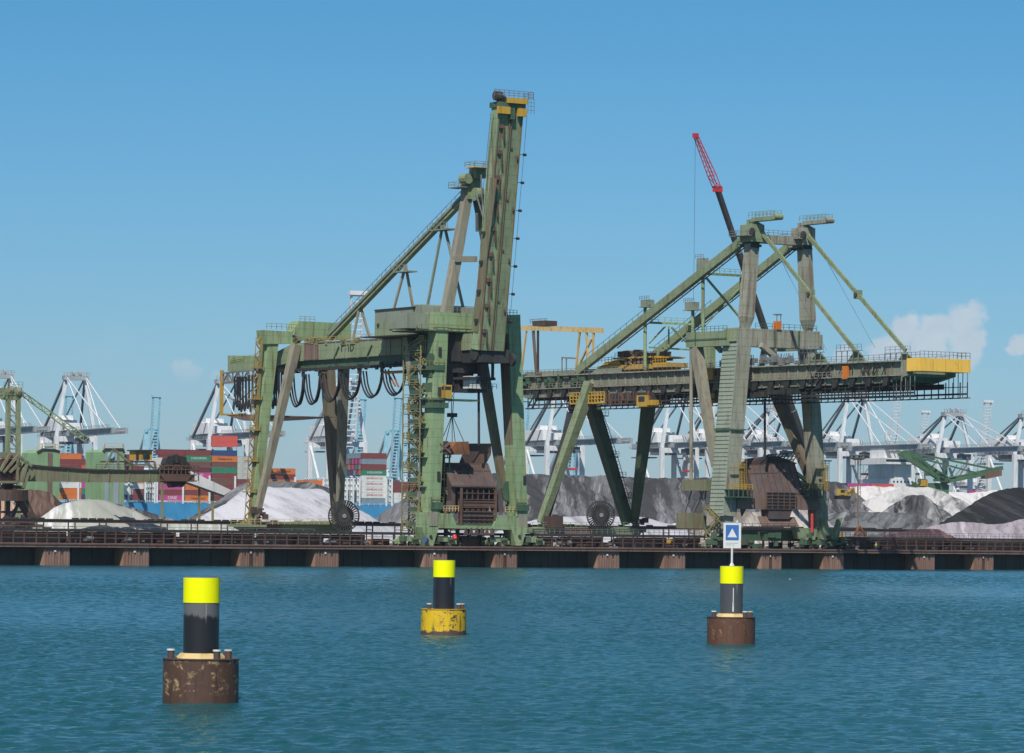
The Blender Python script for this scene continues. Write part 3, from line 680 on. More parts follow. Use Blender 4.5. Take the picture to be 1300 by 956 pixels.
# hinge machinery, pulleys, dark trolley under the girder
d=MB().box((-12,-4,46.2),(-4,4,49.2)); d.cyl((-3.6,-3.5,47),(-2.8,-3.5,47),1.5,n=16).cyl((-12.4,-2.0,48.2),(-11.6,-2.0,48.2),1.6,n=16); part('boom_hinge',d,M['dark_steel'],A)
d=MB().box((-14,3.2,46.5),(-6,15,53.3)); d.box((-13,4,44),(-5,11,46.5)); part('trolley_frame',d,M['dark_steel'],A)
tp_=q(585,489,s=-9)
d=MB().box((-12.6,0,42.4),(-5,9,43.0)).box((-12.5,6,41.0),(-11,9.4,46.5)).box((-6,0,42.4),(-5.4,.4,47)).box((-12,2,39.6),(-6,8,40.4)).box((-12,4.5,40.4),(-8,8,44.5)); part('trolley',d,M['dark_steel'],A)
part('trolley_column',MB().bar((-6.9,2.5,41),(-6.9,2.5,47.5),1.5),M['rust'],A); part('railing',MB().rail([(-12.6,-.2,40.4),(-4.8,-.2,40.4)],step=1),M['dark_steel'],A)
part('trolley_cab',MB().box((-11.6,.6,40.4),(-8.8,3.4,43.2)),M['white_paint'],A); part('cab_window',MB().box((-9.9,.5,41.5),(-9.0,.6,42.8)),M['glass'],A)
cb=q(566,496,t=2)
cab=part('operator_cab',MB().box((cb.x-1.1,1.0,cb.z-1.7),(cb.x+1.0,3.4,cb.z+.1)).box((cb.x-1.1,1,cb.z+.9),(cb.x+1.0,3.4,cb.z+1.3)).box((cb.x-1.1,1,cb.z),(cb.x-.9,1.2,cb.z+1)).box((cb.x+.8,1,cb.z),(cb.x+1,1.2,cb.z+1)),M['yellow'],A)
part('cab_window',MB().box((cb.x-.9,1.1,cb.z+.1),(cb.x+.8,3.2,cb.z+.9)),M['glass'],A,cab)
part('platform',MB().box((lb.x-1,1.4,cb.z-2.2),(-8.5,5,cb.z-1.8)),M['green_dark'],A)
# hopper between the sea legs
def hopper(root,sx,tplane,px,big):
    pass
a1=[(562.5,588),(619,589),(629,618),(574,617)]
TL,TR=q(562.5,588,t=6.5),q(619,589,t=6.5); BL,BR=q(574,617,t=2.6),q(629,618,t=2.6)
sl=Vector((TL.x,6.5,TL.z)); sr=Vector((TR.x,6.5,TR.z)); bl=Vector((BL.x,2.6,BL.z)); br=Vector((BR.x,2.6,BR.z))
hp=part('hopper',MB().prism([sl,sr,br,bl],(0,.35,-.35)).prism([(sl.x,12,sl.z),(sl.x,6.6,sl.z),(bl.x,2.8,bl.z),(bl.x+1,8,bl.z-6),(sl.x+2,12,bl.z-4)],(.3,0,0)).prism([(sr.x-.3,12,sr.z),(sr.x-.3,6.6,sr.z),(br.x-.3,2.8,br.z),(br.x-1.3,8,br.z-6),(sr.x-2,12,br.z-4)],(.3,0,0)).box((sl.x,12,bl.z-3),(sr.x,12.3,sl.z)),M['hopper'],A)
d=MB()
for i in range(7):
    f=(i+.0)/6; a_=sl.lerp(sr,f); b2=bl.lerp(br,f); d.bar(a_.lerp(b2,.33 if 0<i<6 else 0),b2,.22,.3)
d.bar(sl.lerp(bl,.33),sr.lerp(br,.33),.25).bar(sl,sr,.3).bar(bl,br,.35); 
for k_ in range(24): a_=sl.lerp(sr,k_/24); d.bar(a_+Vector((0,.0,0)),a_+Vector((0,-.2,.0))+ (bl-sl)*.3,.08)
part('hopper_rib',d,M['rust'],A,hp)
# chute wings above
d=MB().pt([(588,577),(597,563),(623.5,563),(623.5,577),(617,589),(584,588)],8.0,8.4); d.pt([(556,577),(560,588),(566,588),(556,570)],8,8.3); part('chute_side',d,M['rust'],A,hp)
d=MB().pt([(588,577),(597,563),(611,563),(608,574),(599,588),(584,588)],7.7,7.95); part('chute_opening',d,M['rust_dark'],A,hp)
# front grid of the hopper bunker
g0=q(574,619,t=2.8); g1=q(630,619,t=2.8); zb_=q(600,651,t=2.8).z
part('bunker',MB().box((g0.x+.6,5.2,zb_),(g1.x-.4,11,g0.z)),M['rust_dark'],A,hp)
d=MB()
W_=g1.x-g0.x
for i in range(7): x=g0.x+2.6+(W_-3)*i/6; d.bar((x,2.9,g0.z),(x,2.9,g0.z-2.6),.22); d.bar((x,2.9,g0.z-4.4),(x-.5,3.2,g0.z-7.4),.22)
for zz in (0,-1.2,-2.6,-3.2,-4.4,-5.4,-6.4,-7.2): d.bar((g0.x+1.8,2.8,g0.z+zz),(g1.x,2.8,g0.z+zz),.2)
d.bar((g0.x+2.4,2.6,g0.z),(g0.x+2.4,2.6,q(600,667,t=2.6).z),.45).bar((g1.x-.2,2.6,g0.z),(g1.x-.2,2.6,q(600,667,t=2.6).z),.4); d.box((g0.x+1.8,2.85,g0.z-4.2),(g1.x,3.1,g0.z-2.9)); part('bunker_frame',d,M['rust'],A,hp)
d=MB(); d.pt([(572,619),(578,619),(578,650),(570,650),(574,636)],3.3,6.5); d.pt([(630,622),(637,623),(640,650),(634,650),(631,640)],3.3,6.5); part('side_plate',d,M['hopper'],A,hp)
for i in range(6):
    x=g0.x+3.4+(W_-4.2)*i/5.5; part('discharge_chute',MB().prism([(x-.7,3,zb_+.4),(x+.7,3,zb_+.4),(x+.45,3,zb_-2.6),(x-.45,3,zb_-2.6)],(0,1.5,0)).prism([(x-.6,1.9,zb_-5.0),(x+.6,1.9,zb_-5.0),(x+.1,1.9,zb_-3.4),(x-.1,1.9,zb_-3.4)],(0,.3,0)),M['hopper'],A,hp)
part('hopper_girder',MB().box((g0.x+1.5,3,zb_-3.2),(g1.x-.3,9,zb_-2.4)),M['green_dark'],A,hp)
# lower steel: sloping brown belt cover and dark beams beneath the sill
a_=q(587,682,t=6);b2=q(621,693,t=6)
d=MB()
for i in range(3): x0=a_.x+(b2.x-a_.x)*i/3; d.prism([(x0,6.8,a_.z),(x0+(b2.x-a_.x)/3-.25,6.8,a_.z),(x0+(b2.x-a_.x)/3-.25,5.6,b2.z),(x0,5.6,b2.z)],(0,.3,.1))
part('belt_cover',d,M['rust_pink'],A)
d=MB().box((lb.x+2,5.8,8.4),(rb.x-2,9,9.2)); 
for i in range(5): d.box((-14+i*3.2,6,4.7),(-13.5+i*3.2,7,8.4))
d.bar((lb.x+5,5,8.4),(lb.x+10,5,4.8),.3).bar((rb.x-6,4,4.9),(rb.x-2.5,4,8.2),.3); part('underframe',d,M['green_dark'],A)
# small service tower between left leg and hopper
d=MB()
for zz in (11.9,16.5,21.0,24.6): d.box((lb.x+2.4,5,zz),(g0.x+1,7.5,zz+.25)); d.rail([(lb.x+2.4,4.9,zz+.2),(g0.x+1,4.9,zz+.2)],step=.8,r=.14)
for x in (lb.x+2.5,g0.x-.8,g0.x+.6): d.bar((x,4.9,11.9),(x,4.9,26),.28)
d.bar((g0.x-.8,4.9,12),(g0.x+2.6,4.9,18),.2).bar((g0.x-.8,4.9,18),(g0.x+2.6,4.9,12),.2); part('service_tower',d,M['yellow_olive'],A)
part('service_tower_rail',MB().box((lb.x+2.4,4.7,19.6),(g0.x-.6,4.9,20.0)),M['yellow'],A)
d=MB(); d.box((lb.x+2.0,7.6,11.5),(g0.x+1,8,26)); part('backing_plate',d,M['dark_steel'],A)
d=MB().rail([(lb.x+1.6,2.2,12.6),(lb.x+6.5,2.2,12.6)],step=.7,r=.15,h=1.2).rail([(rb.x-4.6,2.2,12.6),(rb.x+1.5,2.2,12.6)],step=.9,r=.12); part('railing',d,M['yellow_pale'],A)
# seaward side screens
part('wind_screen',MB().pt([(637,620),(642,611),(651,611),(651,640),(640,634)],4.6,5.2),M['green_dark'],A)
# long hoist cable right of hopper, dark
part('hoist_cable',MB().cyl(q(607.5,447,t=3),q(608,565,t=3),.32,n=6),M['dark_steel'],A)
# ropes & grab (grab hangs free)
gt=q(574,527,s=-14)
d=MB()
for x,y,x2,y2 in ((573,503,573.4,525),(576,503,574.8,525),(578,496,571,510)): d.bar(q(x,y,s=-14),q(x2,y2,s=-14),.13)
part('hoist_rope',d,M['dark_steel'],A)
g=thing('grab_bucket',(gt.x,gt.y,gt.z-10),'open rusty orange-brown grab bucket hanging above the hopper of the left crane','grab bucket')
part('grab_head',MB().cbox((gt.x,gt.y,gt.z),(1.9,1.4,.9)),M['dark_steel'],g)
d=MB()
for x,y in ((560,561),(566,561),(574,562),(578,562),(589,561)): d.bar(gt,q(x,y,s=-14+(x%3-1)*1.2),.12)
part('chain',d,M['dark_steel'],g)
d=MB().pt([(573,569),(579,561),(595,560.5),(596.5,577),(577,577)],gt.y-2,gt.y+2.4); part('grab_shell',d,M['grab_rust'],g)
d=MB().pt([(556,560),(569,560),(573.5,569),(569,577),(556,577)],gt.y-1.6,gt.y+2.2); part('grab_shell',d,M['rust_dark'],g,label='dark inner side of the open grab shell')
d=MB().bar(q(558,563,t=gt.y-1.7),q(572,575,t=gt.y-1.7),.4).bar(q(558,574,t=gt.y-1.7),q(571,562,t=gt.y-1.7),.4); part('grab_lever',d,M['rust_pink'],g)

# ---------------- right unloader, boom lowered
B=thing('bulk_unloader',(80,4,4.6),'grey-green grab unloader crane with its long boom lowered level, ending in a yellow tip','dockside crane','grab unloaders on the quay')
GG=M['green_grey']
lb=q(927,655,t=2.5); lt=q(947,417,t=2.5); rb=q(1046,662,t=2.5); rt=q(1029,424,t=2.5)
for P,Q,lab in ((lb,lt,None),(rb,rt,None)):
    P=P.copy();Q=Q.copy(); P.y+=2.4; Q.y+=2.4; part('leg',MB().bar(P,Q,3.9,4.8,4.1,4.8) if P.x<80 else MB().bar(P+Vector((.5,0,0)),Q+Vector((.6,0,0)),2.8,3.6,3.0,3.6),GG,B)
# slatted ladder casing on the left leg
P=lb+Vector((-2.15,2.6,0)); Q=lt+Vector((-2.25,2.6,0))
d=MB().bar(P,Q,.35,5.4); cs=part('ladder_casing',d,M['casing'],B)
d=MB()
for i in range(46): c_=P.lerp(Q,(i+.5)/46); d.cbox(c_+Vector((-.19,0,0)),(.06,5.4,.16))
part('casing_slat',d,M['green_dark'],B,cs,kind='stuff')
part('casing_top',MB().bar(P.lerp(Q,.93)+Vector((-.4,-.2,0)),Q+Vector((-.4,-.2,0)),.3,5.0),GO,B,cs)
d=MB().cbox(P.lerp(Q,.46)+Vector((2.2,-2.9,0)),(4.6,.3,.35)).cbox(P.lerp(Q,.46)+Vector((-.3,0,0)),(.4,5.6,.5)); part('band',d,M['green_dark'],B)
# upper portal beam, side beams and inclined struts
zt_=q(955,417,t=3).z; d=MB().box((q(953,417,t=3).x,2.6,zt_-4.3),(q(1040,420,t=3).x,6.0,zt_)); pb=part('portal_beam',d,GG,B)
d=MB().cbox((q(982,425,t=3).x,2.55,zt_-2.15),(.5,.15,4.2)).cbox((q(1013,425,t=3).x,2.55,zt_-2.15),(.5,.15,4.2)); part('beam_seam',d,M['green_dark'],B,pb)
part('railing',MB().rail([(q(958,417,t=3).x,2.7,zt_),(q(1036,420,t=3).x,2.7,zt_)],step=1.6,h=1.3),M['green_dark'],B,pb)
oc=q(987,412,t=3); b_=part('beacon_cabin',MB().cbox((oc.x,3,zt_+1.0),(1.4,1.4,2.0)),M['orange'],B,pb); part('cabin_roof',MB().cbox((oc.x,3,zt_+3.6),(1.5,1.5,.3)).bar((oc.x-.6,2.5,zt_+2),(oc.x-.6,2.5,zt_+3.6),.15).bar((oc.x+.6,2.5,zt_+2),(oc.x+.6,2.5,zt_+3.6),.15),M['grey_steel'],B,b_)
for s_ in (66.2,93.5):
    d=MB().box((s_-1,5,q(900,421,s=66).z-3.6),(s_+1,21,q(900,421,s=66).z)); sb=part('side_beam',d,GO,B)
    if s_<80: 
        part('railing',MB().rail([(s_-1,5,56.5),(s_-1,21,56.5)],step=1.6),M['green_dark'],B,sb)
        part('beam_stiffener',MB().box((s_-1.1,5,54.4),(s_-1.0,21,54.8)).box((s_-1.1,17,52.6),(s_-.9,17.4,56.6)),M['green_dark'],B,sb)
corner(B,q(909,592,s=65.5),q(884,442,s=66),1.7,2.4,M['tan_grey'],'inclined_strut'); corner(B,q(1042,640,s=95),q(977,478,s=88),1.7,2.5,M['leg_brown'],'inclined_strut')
corner(B,q(966,470,s=86),q(971,440,s=91),1.2,1.2,M['green_dark'],'brace'); corner(B,q(1000,467,s=80),q(966,438,s=72),1.2,1.2,M['tan_grey'],'brace')
d=MB()
for x,y,x2,y2 in ((893,435,898,470),(899,437,904,470),(905,437,905,470)): d.bar(q(x,y,s=73),q(x2,y2,s=73),.9)
d.bar(q(903,432,s=68),q(916,446,s=68),1); part('hanger',d,GO,B)
# elevator mast and its machine platform
part('lift_mast',MB().cyl(q(877.5,425,s=66),q(877.5,612,s=66),.42,n=8),M['tan_grey'],B)
a_=q(872,609,s=66);b2=q(902,623,s=66); part('lift_house',MB().box((64.5,b2.y,b2.z),(69,a_.y,a_.z)),M['green_rusty'],B)
d=MB(); 
for x0,y0,x1,y1 in ((878,623,868,655),(889,623,896,655),(878,655,893,624),(896,623,893,655)): d.bar(q(x0,y0,s=66),q(x1,y1,s=66),.3)
part('lift_frame',d,M['grey_steel'],B)
a_=q(865,651,s=65);b2=q(880,671,s=65); part('winch_box',MB().box((63.5,b2.y,b2.z),(69,a_.y,a_.z)),M['green_rusty'],B)
d=MB()
for k_ in range(4): z=9+k_*3.2; P=Vector((65.5,13,z));Q=Vector((65.5,7.5,z+3.2)); 
d=stairs(MB(),q(900,680,t=6).x+1,3,8,5,14,st=3,r=.13); part('stairway',d,M['yellow_olive'],B)
# masts
mn0,mn1=Vector((69.9,4,57)),Vector((71.9,4,80)); mf0,mf1=Vector((89.2,4,57)),Vector((87.5,4,80.5))
for a0,a1 in ((mn0,mn1),(mf0,mf1)):
    mm=part('mast',MB().bar(a0+(a1-a0)*.12,a1,3.0,2.6,2.6,2.4).bar(a0-Vector((0,0,.8)),a0+(a1-a0)*.12,1.0,1.2,3.0,2.6),GG,B)
    part('mast_collar',MB().bar(a0+(a1-a0)*.84,a1,2.66,2.5,2.64,2.46),M['dark_steel'],B,mm)
zc=80.2; d=MB().box((72.2,2.8,zc-2.6),(87,5.2,zc-.6)); part('mast_tie',d,GG,B)
part('railing',MB().rail([(73,2.8,zc-.6),(87,2.8,zc-.6)],step=1.3),M['grey_steel'],B)
for sx in (72.0,87.6):
    d=MB().box((sx-2.4,1.5,zc-2.5),(sx+1.4,6,zc+1.6)).prism([(sx-.5,1.5,zc+1.6),(sx-.5,5,zc+3.0),(sx-.5,6,zc+3.0),(sx-.5,6,zc+1.6)],(1.6,0,0)).box((sx-1.5,-6,zc+2.3),(sx+.6,3,zc+3.2)).cyl((sx-1.7,-5.8,zc+3.0),(sx+.8,-5.8,zc+3.0),.7,n=12)
    h_=part('mast_head',d,GO if sx<80 else GG,B)
    platform(B,(sx-4.2,1),(sx-2.0,8),zc-1.0,M['grey_steel'],M['grey_steel'],h_)
    part('railing',MB().rail([(sx-1.5,-6,zc+3.2),(sx-1.5,4,zc+3.2)],step=1.3,h=1.3).rail([(sx+.5,-6,zc+3.2),(sx+.5,4,zc+3.2)],step=1.3,h=1.3),M['green_old'],B,h_)
    part('sheave',MB().cyl((sx-2.9,1,zc-.3),(sx-2.5,1,zc-.3),1.0,n=14),M['dark_steel'],B,h_)
    d=MB().box((sx-1.6,3,zc-3.6),(sx+1.8,7,zc-3.0)); part('under_platform',d,M['dark_steel'],B,h_)
# backstays with posts
for sx,bt,pxs in ((72.9,Vector((72.9,75.5,49.0)),None),(87.0,Vector((87,65.5,51.5)),None)):
    tp=Vector((sx-.8 if sx<80 else 87.4,6,79.2)); bsy=part('backstay',MB().bar(bt,tp,1.3,2.0),GO,B)
    d=MB()
    for i in range(22):
        c_=bt.lerp(tp,i/22)+Vector((-.6,0,-1.5)); 
        if i>5: d.bar(c_,c_+Vector((0,0,-1.0)),.1)
    d.bar(bt.lerp(tp,.25)+Vector((-.6,0,-2.4)),tp+Vector((-.6,0,-2.4)),.22); d.bar(bt.lerp(tp,.06)+Vector((-.6,0,2.0)),bt.lerp(tp,.45)+Vector((-.6,0,2.0)),.08)
    for i in range(12): c_=bt.lerp(tp,.06+i*.035)+Vector((-.6,0,1)); d.bar(c_,c_+Vector((0,0,1)),.07)
    part('stay_walkway',d,M['dark_steel'],B,bsy)
for x,yt,yb,sx,bx in ((819,388,470,73,((817,377),(827,389))),(892.5,346,435,73,((888,324),(896,347))),(879.5,392,430,84,((873,380),(884,393))),(941,352,420,85,None)):
    p=part('stay_post',MB().cyl(q(x,yt,s=sx),q(x,yb,s=sx),.42,n=8),M['green'],B)
    if bx:
        a_=q(*bx[0],s=sx);b2=q(*bx[1],s=sx); y0,y1=sorted((a_.y,b2.y))
        part('post_cabinet',MB().box((sx-.9,y0,b2.z),(sx+.9,y1,a_.z-.8)).box((sx-1.2,y0-.4,b2.z-.2),(sx+1.2,y1+.4,b2.z)),M['house_grey'],B,p)
        part('railing',MB().rail([(sx-1,y0-.3,a_.z-.8),(sx-1,y1+.3,a_.z-.8)],step=.8,h=.9),M['grey_steel'],B,p)
d=MB()
for (x0,y0,s0,x1,y1,s1,w_) in ((825,409.6,73,879.5,411.7,84,.55),(896,347.5,73,943,350,85,.6),(845,414,77,824,436,73,.3),(852,415,78,875,438,84,.4),(896,352,73,942,406,84,.45),(938,367,84,894,415,74,.25),(824,441,73,875,444,84,.4),(849,414,77.5,849,441,77.5,.3)):
    d.bar(q(x0,y0,s=s0),q(x1,y1,s=s1),w_)
part('stay_bracing',d,M['green'],B)
d=MB().rail([q(828,408.5,s=73.6),q(876,410.5,s=83.4)],step=1.6).rail([q(900,346,s=74),q(940,348.5,s=84)],step=1.6); part('railing',d,M['green'],B)
# forestays (eye-bar links)
for sx,tz in ((73,Vector((73,-33.7,50.3))),(87,Vector((87,-34.6,51.2)))):
    tp=Vector((sx-.4,1.5,80)); mid=tp.lerp(tz,.52)
    fs=part('forestay',MB().bar(tp,mid,.5,.95).bar(mid,tz,.5,.95).cbox(mid,(1.1,2.0,2.0)),GO,B)
    part('stay_pin',MB().cyl(mid+Vector((-.9,0,0)),mid+Vector((.9,0,0)),.5,n=10),M['rust_dark'],B,fs)
    part('hoist_rope',MB().cyl(tp+Vector((.8,-1,0)),tz+Vector((.8,12,1)),.06,n=4),M['dark_steel'],B)
# main girder and boom: twin plate girders
web=[(664,480),(700,476.5),(780,472),(900,466),(1000,460.5),(1088,457),(1160,455.2),(1160,472),(1130,483),(1105,487.5),(1000,490.5),(860,497),(677,505),(665,499)]
wz=[q(x,y,s=73) for x,y in web]
zT=48.3; zB=43.1
def girder(s0,mat,name='girder',lab=None):
    d=MB()
    poly=[(s0,101,zT-.2),(s0,-52,zT-.2),(s0,-52,zT-3.6),(s0,-44,zT-5.2),(s0,99,zB-.6),(s0,101,zB+.6)]
    d.prism(poly,(1.6,0,0)); return part(name,d,mat,B,None,lab)
g1_=girder(72.9,M['girder_grey']); g2_=girder(85.6,M['girder_grey'])
d=MB()
for i in range(44):
    t_=-50+i*3.4; d.box((72.65,t_,zB+.2),(72.9,t_+.22,zT-.3))
part('web_stiffener',d,M['green_grey'],B,g1_,kind='stuff')
d=MB().box((72.1,-50,zB+1.5),(72.9,100,zB+1.75)).box((72.0,-50,zT-.45),(72.9,101,zT-.15)); part('flange',d,M['green_grey'],B,g1_)
for i in range(24):
    t_=-46+i*6.0
    if t_<100: part('side_bracket',MB().prism([(72.3,t_,zB+1.4),(72.3,t_+1.9,zB+1.4),(72.3,t_+2.5,zB-.7),(72.3,t_+.9,zB-.7)],(.6,0,0)),M['dark_steel'],B,g1_)
d=MB()
for i in range(26): d.box((74.5,-48+i*5.6,zB+.2),(85.6,-47.4+i*5.6,zB+1.2))
part('cross_tie',d,M['green_dark'],B)
d=MB().box((72.9,98.5,zB+.4),(87.2,101,zT+.4)).box((73.5,60,zT-.2),(75,100,zT+1.0)); part('girder_end',d,M['house_grey'],B)
part('railing',MB().rail([(72.4,101,zT),(72.4,-50,zT)],step=1.9,h=1.25),M['grey_steel'],B,g1_)
part('railing',MB().rail([(87,101,zT),(87,-50,zT)],step=2.4,h=1.2),M['grey_steel'],B,g2_)
part('railing',MB().rail([(72.0,96,zB+1.7),(72.0,-30,zB+1.7)],step=1.5,h=1.2),M['green_grey'],B,g1_)
# hanging inspection walkways under both girders
for sx,t0_,t1_ in ((73.2,98,-54),(86.8,98,-56.5)):
    d=MB()
    z0=40.7; nn=62
    for i in range(nn+1):
        t_=t0_+(t1_-t0_)*i/nn; d.bar((sx,t_,zB+.3),(sx,t_,z0-.9),.2); d.bar((sx-.5,t_,z0-.9),(sx+.9,t_,z0-.9),.2); d.bar((sx,t_,z0-.9),(sx,t_+1.0,z0-.9),.3)
    d.bar((sx,t0_,z0),(sx,t1_,z0),.28,.42).bar((sx,t0_,z0-.9),(sx,t1_,z0-.9),.22).bar((sx,t0_,z0+1.6),(sx,t1_,z0+1.6),.18)
    hw_=part('inspection_walkway',d,M['dark_steel'],B)
    d=MB(); 
    for i in range(5): t_=t1_+i*1.6; d.bar((sx,t_,zT-2),(sx,t_,z0-.9),.14)
    part('walkway_ladder',d,M['grey_steel'],B,hw_)
part('track_beam',MB().box((74.6,-50,zB-1.3),(75.4,97,zB-.1)).box((84.8,-50,zB-1.3),(85.5,97,zB-.1)),M['dark_steel'],B)
# underside shoe, tip
d=MB().prism([(74.5,-26,zB-.3),(74.5,-52,zT-3.5),(74.5,-52,zT-3.2),(74.5,-26,zB)],(11,0,0)); part('boom_shoe',d,M['green_old'],B)
ty=part('boom_tip',MB().box((72.5,-56.6,zT-2.75),(87.6,-51.9,zT+.2)),M['tip_yellow'],B,None,'plain yellow box at the seaward end of the boom')
part('tip_panel_seam',MB().box((76.2,-56.66,zT-2.75),(76.28,-56.6,zT+.15)).box((80,-56.66,zT-2.75),(80.08,-56.6,zT+.15)).box((83.8,-56.66,zT-2.75),(83.88,-56.6,zT+.15)),M['yellow'],B,ty)
part('railing',MB().rail([(72.5,-56.5,zT+.35),(87.5,-56.5,zT+.35),(87.5,-52,zT+.35)],step=1.2,h=1.4).rail([(72.5,-56.5,zT+.35),(72.5,-52,zT+.35)],step=1.2),M['grey_steel'],B,ty)
# stay anchor platforms, machinery and worker clutter on boom
for sx,tt in ((73,-33.7),(87,-34.6),(73,-20)):
    d=MB().prism([(sx-.4,tt-3,zT),(sx-.4,tt+3,zT),(sx-.4,tt+.6,zT+2.3),(sx-.4,tt-.6,zT+2.3)],(.9,0,0)); an=part('stay_anchor',d,GO,B)
    d=MB().rail([(sx-1.2,tt+6,zT+2.6),(sx-1.2,tt-3,zT+2.6)],step=1.5,h=1.3).box((sx-1.4,tt-3,zT+2.4),(sx-.6,tt+6,zT+2.5)); 
    for k_ in range(5): d.bar((sx-1.2,tt-2+k_*2,zT),(sx-1.2,tt-2+k_*2,zT+2.4),.16)
    part('service_gantry',d,M['grey_steel'],B,an)
d=MB()
for i in range(26): 
    t_=random.uniform(-46,-18); d.bar((72.3,t_,zB+.5+random.random()*2),(72.3,t_+random.uniform(-2,2),zT-.4-random.random()),.16)
part('pipework',d,M['dark_steel'],B,kind='stuff')
part('stowed_hose_reel',MB().box((72.0,-31.4,zT-4),(72.6,-29.6,zT-1.0)),M['orange'],B)
part('stair_stringer',MB().bar((72.2,-20,zB+.5),(72.2,-25,zT-.3),.4,.7).bar((72.2,-17.5,zB+.5),(72.2,-22.5,zT-.3),.3,.5),M['dark_steel'],B)
d=MB()
for i in range(26):
    t_=random.uniform(-14,16); d.cbox((random.uniform(72.0,74),t_,zT+random.uniform(.2,1.6)),(1,random.uniform(.6,1.8),random.uniform(.6,1.8)))
    d.bar((72.6,t_,zT),(72.6,t_+random.uniform(-1,1),zT+2.6),.14)
part('hoist_machinery',d,M['grey_steel'],B,kind='stuff')
d=MB()
for i in range(10):
    t_=-13+i*2.6; d.cbox((72.5,t_,zB-1.2+random.uniform(-.6,.6)),(1.2,random.uniform(.9,2.0),random.uniform(.8,2)))
part('trolley_gear',d,M['dark_steel'],B,kind='stuff')
# yellow crab on the girder
y0=q(757,455,s=76).y; y1=q(835,455,s=76).y
tr_=part('trolley',MB().box((75.5,y1+1,zT+.6),(84,y0-1,zT+1.8)).prism([(76,y0-2,zT+1.8),(76,y0-11,zT+1.8),(76,y0-9,zT+3.2),(76,y0-4,zT+2.8)],(3,0,0)),M['yellow'],B)
part('trolley_deck',MB().box((75.2,y1-.5,zT+3.3),(84.2,y0-8,zT+3.7)).box((75.3,y1+4,zT+1.8),(75.6,y1+4.4,zT+3.3)).box((75.3,y1+10,zT+1.8),(75.6,y1+10.4,zT+3.3)),M['yellow'],B,tr_)
d=MB()
for i in range(16): t_=random.uniform(y1+1,y0-9); d.cbox((random.uniform(76,82),t_,zT+2.2+random.random()*2.8),(2,random.uniform(.8,3),random.uniform(.6,1.7)))
for i in range(7): t_=y1+2+i*1.8; d.cyl((75.6,t_,zT+2.6),(77.5,t_,zT+2.6),.7,n=10)
part('hoist_winch',d,M['rust_pink'],B,tr_)
part('trolley_railing',MB().rail([(75.2,y1-.5,zT+3.7),(75.2,y0-9,zT+3.7)],step=1.2).rail([(75.2,y0-9,zT+2.8),(75.2,y0-2,zT+2.6)],step=1.4),M['rust'],B,tr_)
part('trolley_platform',MB().box((75.2,y1-4.5,zT+.9),(82,y1+1,zT+2.0)),M['yellow'],B,tr_); part('railing',MB().rail([(75.2,y1-4.5,zT+2),(75.2,y1+1,zT+2)],step=1,r=.12),M['yellow'],B,tr_)
# hanging crane cab and yellow cage under the girder
a_=q(724,503,s=71.6);b2=q(767,512,s=71.6)
d=MB().box((71.6,b2.y,b2.z),(77,a_.y,b2.z+.4)); 
for i in range(12): t_=b2.y+(a_.y-b2.y)*i/11; d.bar((71.6,t_,b2.z),(71.6,t_,b2.z+2.9),.24)
for zz in (1.2,2.0,2.9): d.bar((71.6,a_.y,b2.z+zz),(71.6,b2.y,b2.z+zz),.22)
cg=part('service_cage',d,M['yellow'],B)
a2=q(767,502,s=71.6);b3=q(825,514,s=71.6); d=MB().box((72.2,b3.y,b3.z+.2),(78,a2.y,zB-.2))
dk=part('trolley_hanger',d,M['dark_steel'],B)
d=MB()
for i in range(26): t_=random.uniform(b3.y,a2.y); d.bar((71.8,t_,b3.z+random.random()*2),(71.8,t_+random.uniform(-1,1),zB),.18)
for zz in (.5,1.5): d.bar((71.8,b3.y,b3.z+zz),(71.8,a2.y,b3.z+zz),.16)
part('hanger_frame',d,M['rust'],B,dk)
a_=q(808,502,s=71.2);b2=q(821,516,s=71.2); yc=part('operator_cab',MB().box((71.2,b2.y,b2.z),(75,a_.y,a_.z)).box((71.3,b2.y-2.4,b2.z+.3),(74,b2.y,b2.z+1.6)),M['yellow'],B); part('cab_window',MB().box((71.1,b2.y+.9,a_.z-1.5),(71.19,a_.y-.9,a_.z-.3)),M['glass'],B,yc)
a_=q(908,500,s=75); part('inspection_box',MB().cbox((74,a_.y,a_.z),(1.2,3.4,3.6)),M['yellow'],B)
a_=q(892,475,s=72.4); part('rust_patch',MB().cbox((72.6,a_.y,a_.z),(.1,8,3.0)),M['rust'],B,g1_); part('yellow_box',MB().cbox((72.2,a_.y-3.5,a_.z),(.8,2.4,3.0)),M['yellow'],B)
# maintenance gantry at the inland end
d=MB().bar(q(661.6,417,s=73.5),q(765,421,s=73.5),.7,.8).bar(q(664,414.5,s=84),q(765,418,s=84),.6,.7); gt_=part('service_crane_beam',d,M['yellow_pale'],B)
d=MB()
for x,y,x2,y2 in ((668,420,661.6,475),(736,421,731,472),(744.5,421,747,458),(751,430,733,468),(753.5,422,752.6,455)): d.bar(q(x,y,s=73.5),q(x2,y2,s=73.5),.48)
part('gantry_leg',d,M['yellow_pale'],B,gt_)
d=MB().bar(q(677,420,s=73.5),q(681,474,s=73.5),.6).bar(q(681,474,s=73.5),q(688,474,s=73.5),.6); part('gantry_leg',d,M['rust_pink'],B,gt_,'rust-red raking leg')
part('gantry_post',MB().bar(q(683,418,s=73.5),q(683,472,s=73.5),.45),M['dark_steel'],B,gt_)
a_=q(673,405,s=74);b2=q(694,413,s=74); d=MB().box((74,b2.y+1,b2.z),(78,a_.y-1,b2.z+1.3)); d.rail([(74,b2.y,b2.z+.6),(74,a_.y,b2.z+.6)],step=1); part('hoist',d,M['rust_dark'],B,gt_)
